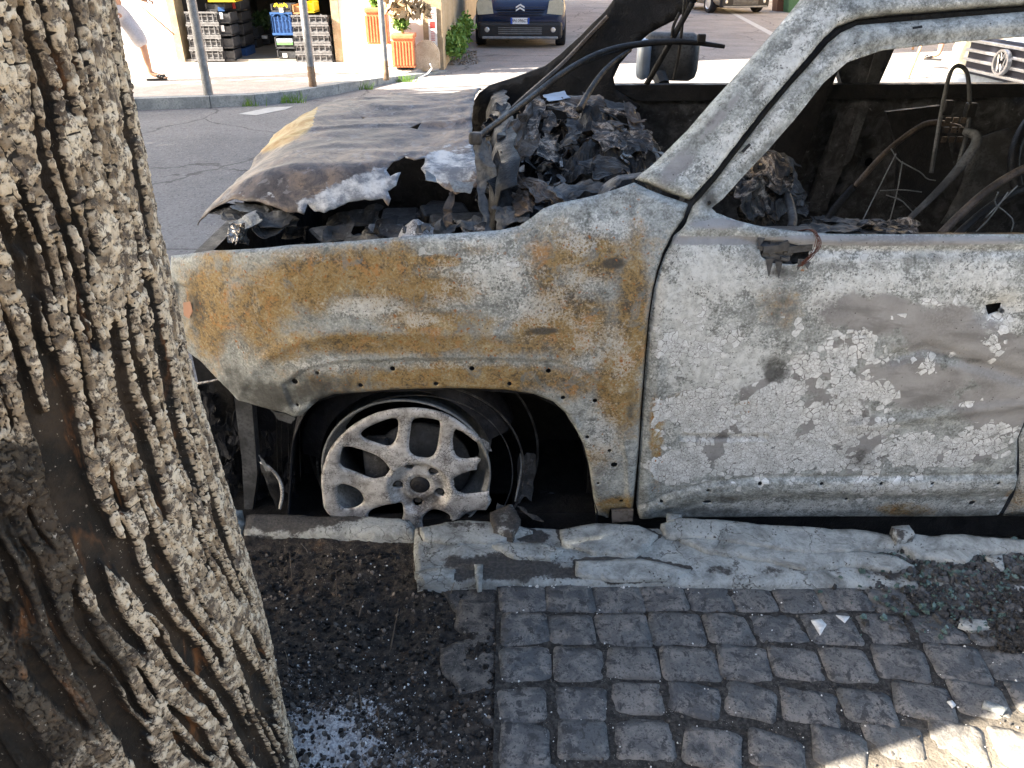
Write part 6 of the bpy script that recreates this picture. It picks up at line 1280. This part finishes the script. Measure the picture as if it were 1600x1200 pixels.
def car(loc, rz, paint, label, W=.83, L=3.7, Hh=1.46, style='hatch', text='BN 096CT'):
    e = empty('parked_car', loc, label, 'car', rz=rz)
    def bld(m, n, mat, par=e, sm=False): return m.build(n, M[mat], par, smooth=sm, world=False)
    m = MB(); m.add(*loft([(.0, W * .80, .30, .66), (.05, W * .92, .24, .74), (.20, W * .98, .20, .84), (.5, W, .20, .92), (1.0, W, .20, .98), (L - .5, W, .20, 1.0), (L - .1, W * .96, .25, .98), (L, W * .85, .35, .85)], 28, 5)); bd = bld(m, 'body', paint, sm=True)
    m = MB(); m.add(*loft([(.85, W * .80, .85, .97), (1.35, W * .80, .85, 1.32), (1.7, W * .78, .85, Hh), (L - .9, W * .76, .85, Hh), (L - .35, W * .76, .85, 1.25), (L - .15, W * .75, .85, 1.0)], 24, 5)); cab = bld(m, 'cabin', 'glass', sm=True)
    m = MB(); m.add(*loft([(1.55, W * .74, Hh - .06, Hh + .005), (2.2, W * .76, Hh - .08, Hh + .02), (L - .85, W * .74, Hh - .06, Hh + .005)], 16, 4)); bld(m, 'roof', paint, sm=True)
    m = MB(); m.rbox((0, -.015, .33), (W * 1.84, .14, .30), .06); bp = bld(m, 'bumper', 'black' if style != 'vw' else paint, sm=False)
    m = MB(); m.rbox((0, -.09, .20), (W * 1.66, .05, .05), .02); bld(m, 'bumper_lip', 'steel', bp)
    for k in range(4): m = MB(); m.box((0, -.088, .27 + .035 * k), (W * .95, .02, .012)); bld(m, 'air_slat', 'steel', bp)
    for s_ in (-1, 1):
        m = MB(); m.lathe([(0, -.012), (.035, -.012), (.048, 0), (.048, .02)], (s_ * W * .72, -.085, .34), 'Y', 18); bld(m, 'fog_lamp', 'silver', bp)
        m = MB(); hp = [(s_ * W * .58, .62), (s_ * W * .92, .60), (s_ * W * .95, .78), (s_ * W * .86, .90), (s_ * W * .62, .84)]; m.prism(hp, -.012, .14) ; bld(m, 'headlamp', 'lamp')
        for y in (.62, L - .62):
            w_ = empty_child(e, 'wheel', (s_ * (W - .09), y, .29)); m = MB(); m.lathe([(.18, -.10), (.27, -.10), (.29, -.07), (.29, .07), (.27, .10), (.18, .10)], (0, 0, 0), 'X', 28); bld(m, 'tyre', 'tyre', w_)
            m = MB(); m.lathe([(0, s_ * .085), (.17, s_ * .08), (.19, s_ * .10)], (0, 0, 0), 'X', 20); bld(m, 'rim', 'silver', w_)
        m = MB(); m.rbox((s_ * (W + .08), 1.25, .98), (.16, .09, .12), .03); bld(m, 'door_mirror', paint)
    m = MB(); m.box((0, -.095, .50), (.36, .012, .11)); pl = bld(m, 'number_plate', 'plate')
    for s_ in (-1, 1): m = MB(); m.box((s_ * .165, -.103, .50), (.034, .004, .108)); bld(m, 'plate_band', 'plateblue', pl)
    txt(text, .075, 'ink', pl, (0, -.103, .50))
    if style == 'hatch':
        for k in range(4): m = MB(); m.box((0, -.012, .60 + .045 * k), (W * (.95 + .05 * k), .03, .008)); bld(m, 'grille_slat', 'ink')
        for k in (0, 1): m = MB(); z = .66 + .055 * k; m.add([(-.085, -.035, z), (0, -.035, z + .05), (.085, -.035, z), (.085, -.035, z + .03), (0, -.035, z + .08), (-.085, -.035, z + .03), (-.085, -.02, z), (0, -.02, z + .05), (.085, -.02, z), (.085, -.02, z + .03), (0, -.02, z + .08), (-.085, -.02, z + .03)], [(0, 1, 4, 5), (1, 2, 3, 4), (5, 4, 10, 11), (4, 3, 9, 10), (0, 5, 11, 6), (1, 0, 6, 7), (2, 1, 7, 8), (3, 2, 8, 9)]); bld(m, 'chevron_emblem', 'whitep')
    if style == 'vw':
        m = MB(); m.rbox((0, -.03, .76), (W * 1.22, .06, .26), .03); g_ = bld(m, 'grille', 'ink')
        for k in range(4): m = MB(); m.rbox((0, -.068, .665 + .065 * k), (W * 1.20, .03, .022), .006); bld(m, 'grille_bar', 'silver', g_)
        m = MB(); m.lathe([(.068, -.03), (.085, -.03), (.085, .0), (.068, .0), (.068, -.03)], (0, -.085, .76), 'Y', 32); em = bld(m, 'round_emblem', 'silver', g_)
        for a, b in (((-.045, .045), (-.018, -.06)), ((-.018, -.06), (0, -.01)), ((0, -.01), (.018, -.06)), ((.018, -.06), (.045, .045)), ((-.022, .062), (0, .012)), ((0, .012), (.022, .062))):
            m = MB(); m.tube([(a[0], -.105, .76 + a[1]), (b[0], -.105, .76 + b[1])], .006, 5); bld(m, 'emblem_stroke', 'silver', g_)
    return e
def empty_child(par, name, loc):
    o = bpy.data.objects.new(name, None); COL.objects.link(o); o.parent = par; o.location = loc; o.empty_display_size = .1; return o
c1 = car((.16, 16.6, ROAD), R(-2), 'navy', 'dark navy hatchback with white chevrons facing the camera in the side street', W=.90)
c2 = car((7.05, 26.0, ROAD), R(14), 'beige', 'beige car parked far up the side street', W=.88, text='')
c3 = car((4.17, 6.85, ROAD), R(-90 + 4), 'palecar', 'pale silver car with a chrome grille and round emblem behind the wreck', W=.80, style='vw'); c3.scale = (1.18, 1.18, 1.18)
for (u, v, mat, lab) in ((1222, 17, 'binbrown', 'brown wheelie bin left of the green bin'), (1240, 19, 'bingreen', 'green wheelie bin right of the brown bin')):
    g = G(u, v, ROAD); e = empty('wheelie_bin', g, lab, 'bin'); m = MB(); v_, f_ = [], []
    for z, s_ in ((0, .25), (.9, .33)): v_ += [(g[0] - s_, g[1] - s_, g[2] + z), (g[0] + s_, g[1] - s_, g[2] + z), (g[0] + s_, g[1] + s_, g[2] + z), (g[0] - s_, g[1] + s_, g[2] + z)]
    m.add(v_, [(0, 1, 5, 4), (1, 2, 6, 5), (2, 3, 7, 6), (3, 0, 4, 7), (0, 3, 2, 1), (4, 5, 6, 7)]); m.build('bin_body', M[mat], e); MB().rbox((g[0], g[1], g[2] + .94), (.72, .74, .08), .04).build('bin_lid', M[mat], e)
# buildings closing the side street, and behind the camera
for (x, y, w, d, h, lab) in ((2, 60, 60, 8, 9, 'long pale building far up the side street'), (17, 30, 8, 30, 8, 'pale building along the right of the side street'), (3, -16, 50, 8, 8, 'pale apartment building behind the photographer')):
    b = empty('building', (x, y, ROAD), lab, 'building'); MB().box((x, y, h / 2), (w, d, h)).build('wall', M['plaster'], b); MB().box((x, y, h + .1), (w + .6, d + .6, .2)).build('roof', M['farkerb'], b)
    for i in range(int(w // 3)):
        for k in range(2): MB().box((x - w / 2 + 1.5 + 3 * i, y - d / 2 * (1 if y > 0 else -1), 1.8 + 3 * k), (1.1, .1, 1.5)).build('window', M['glass'], b)
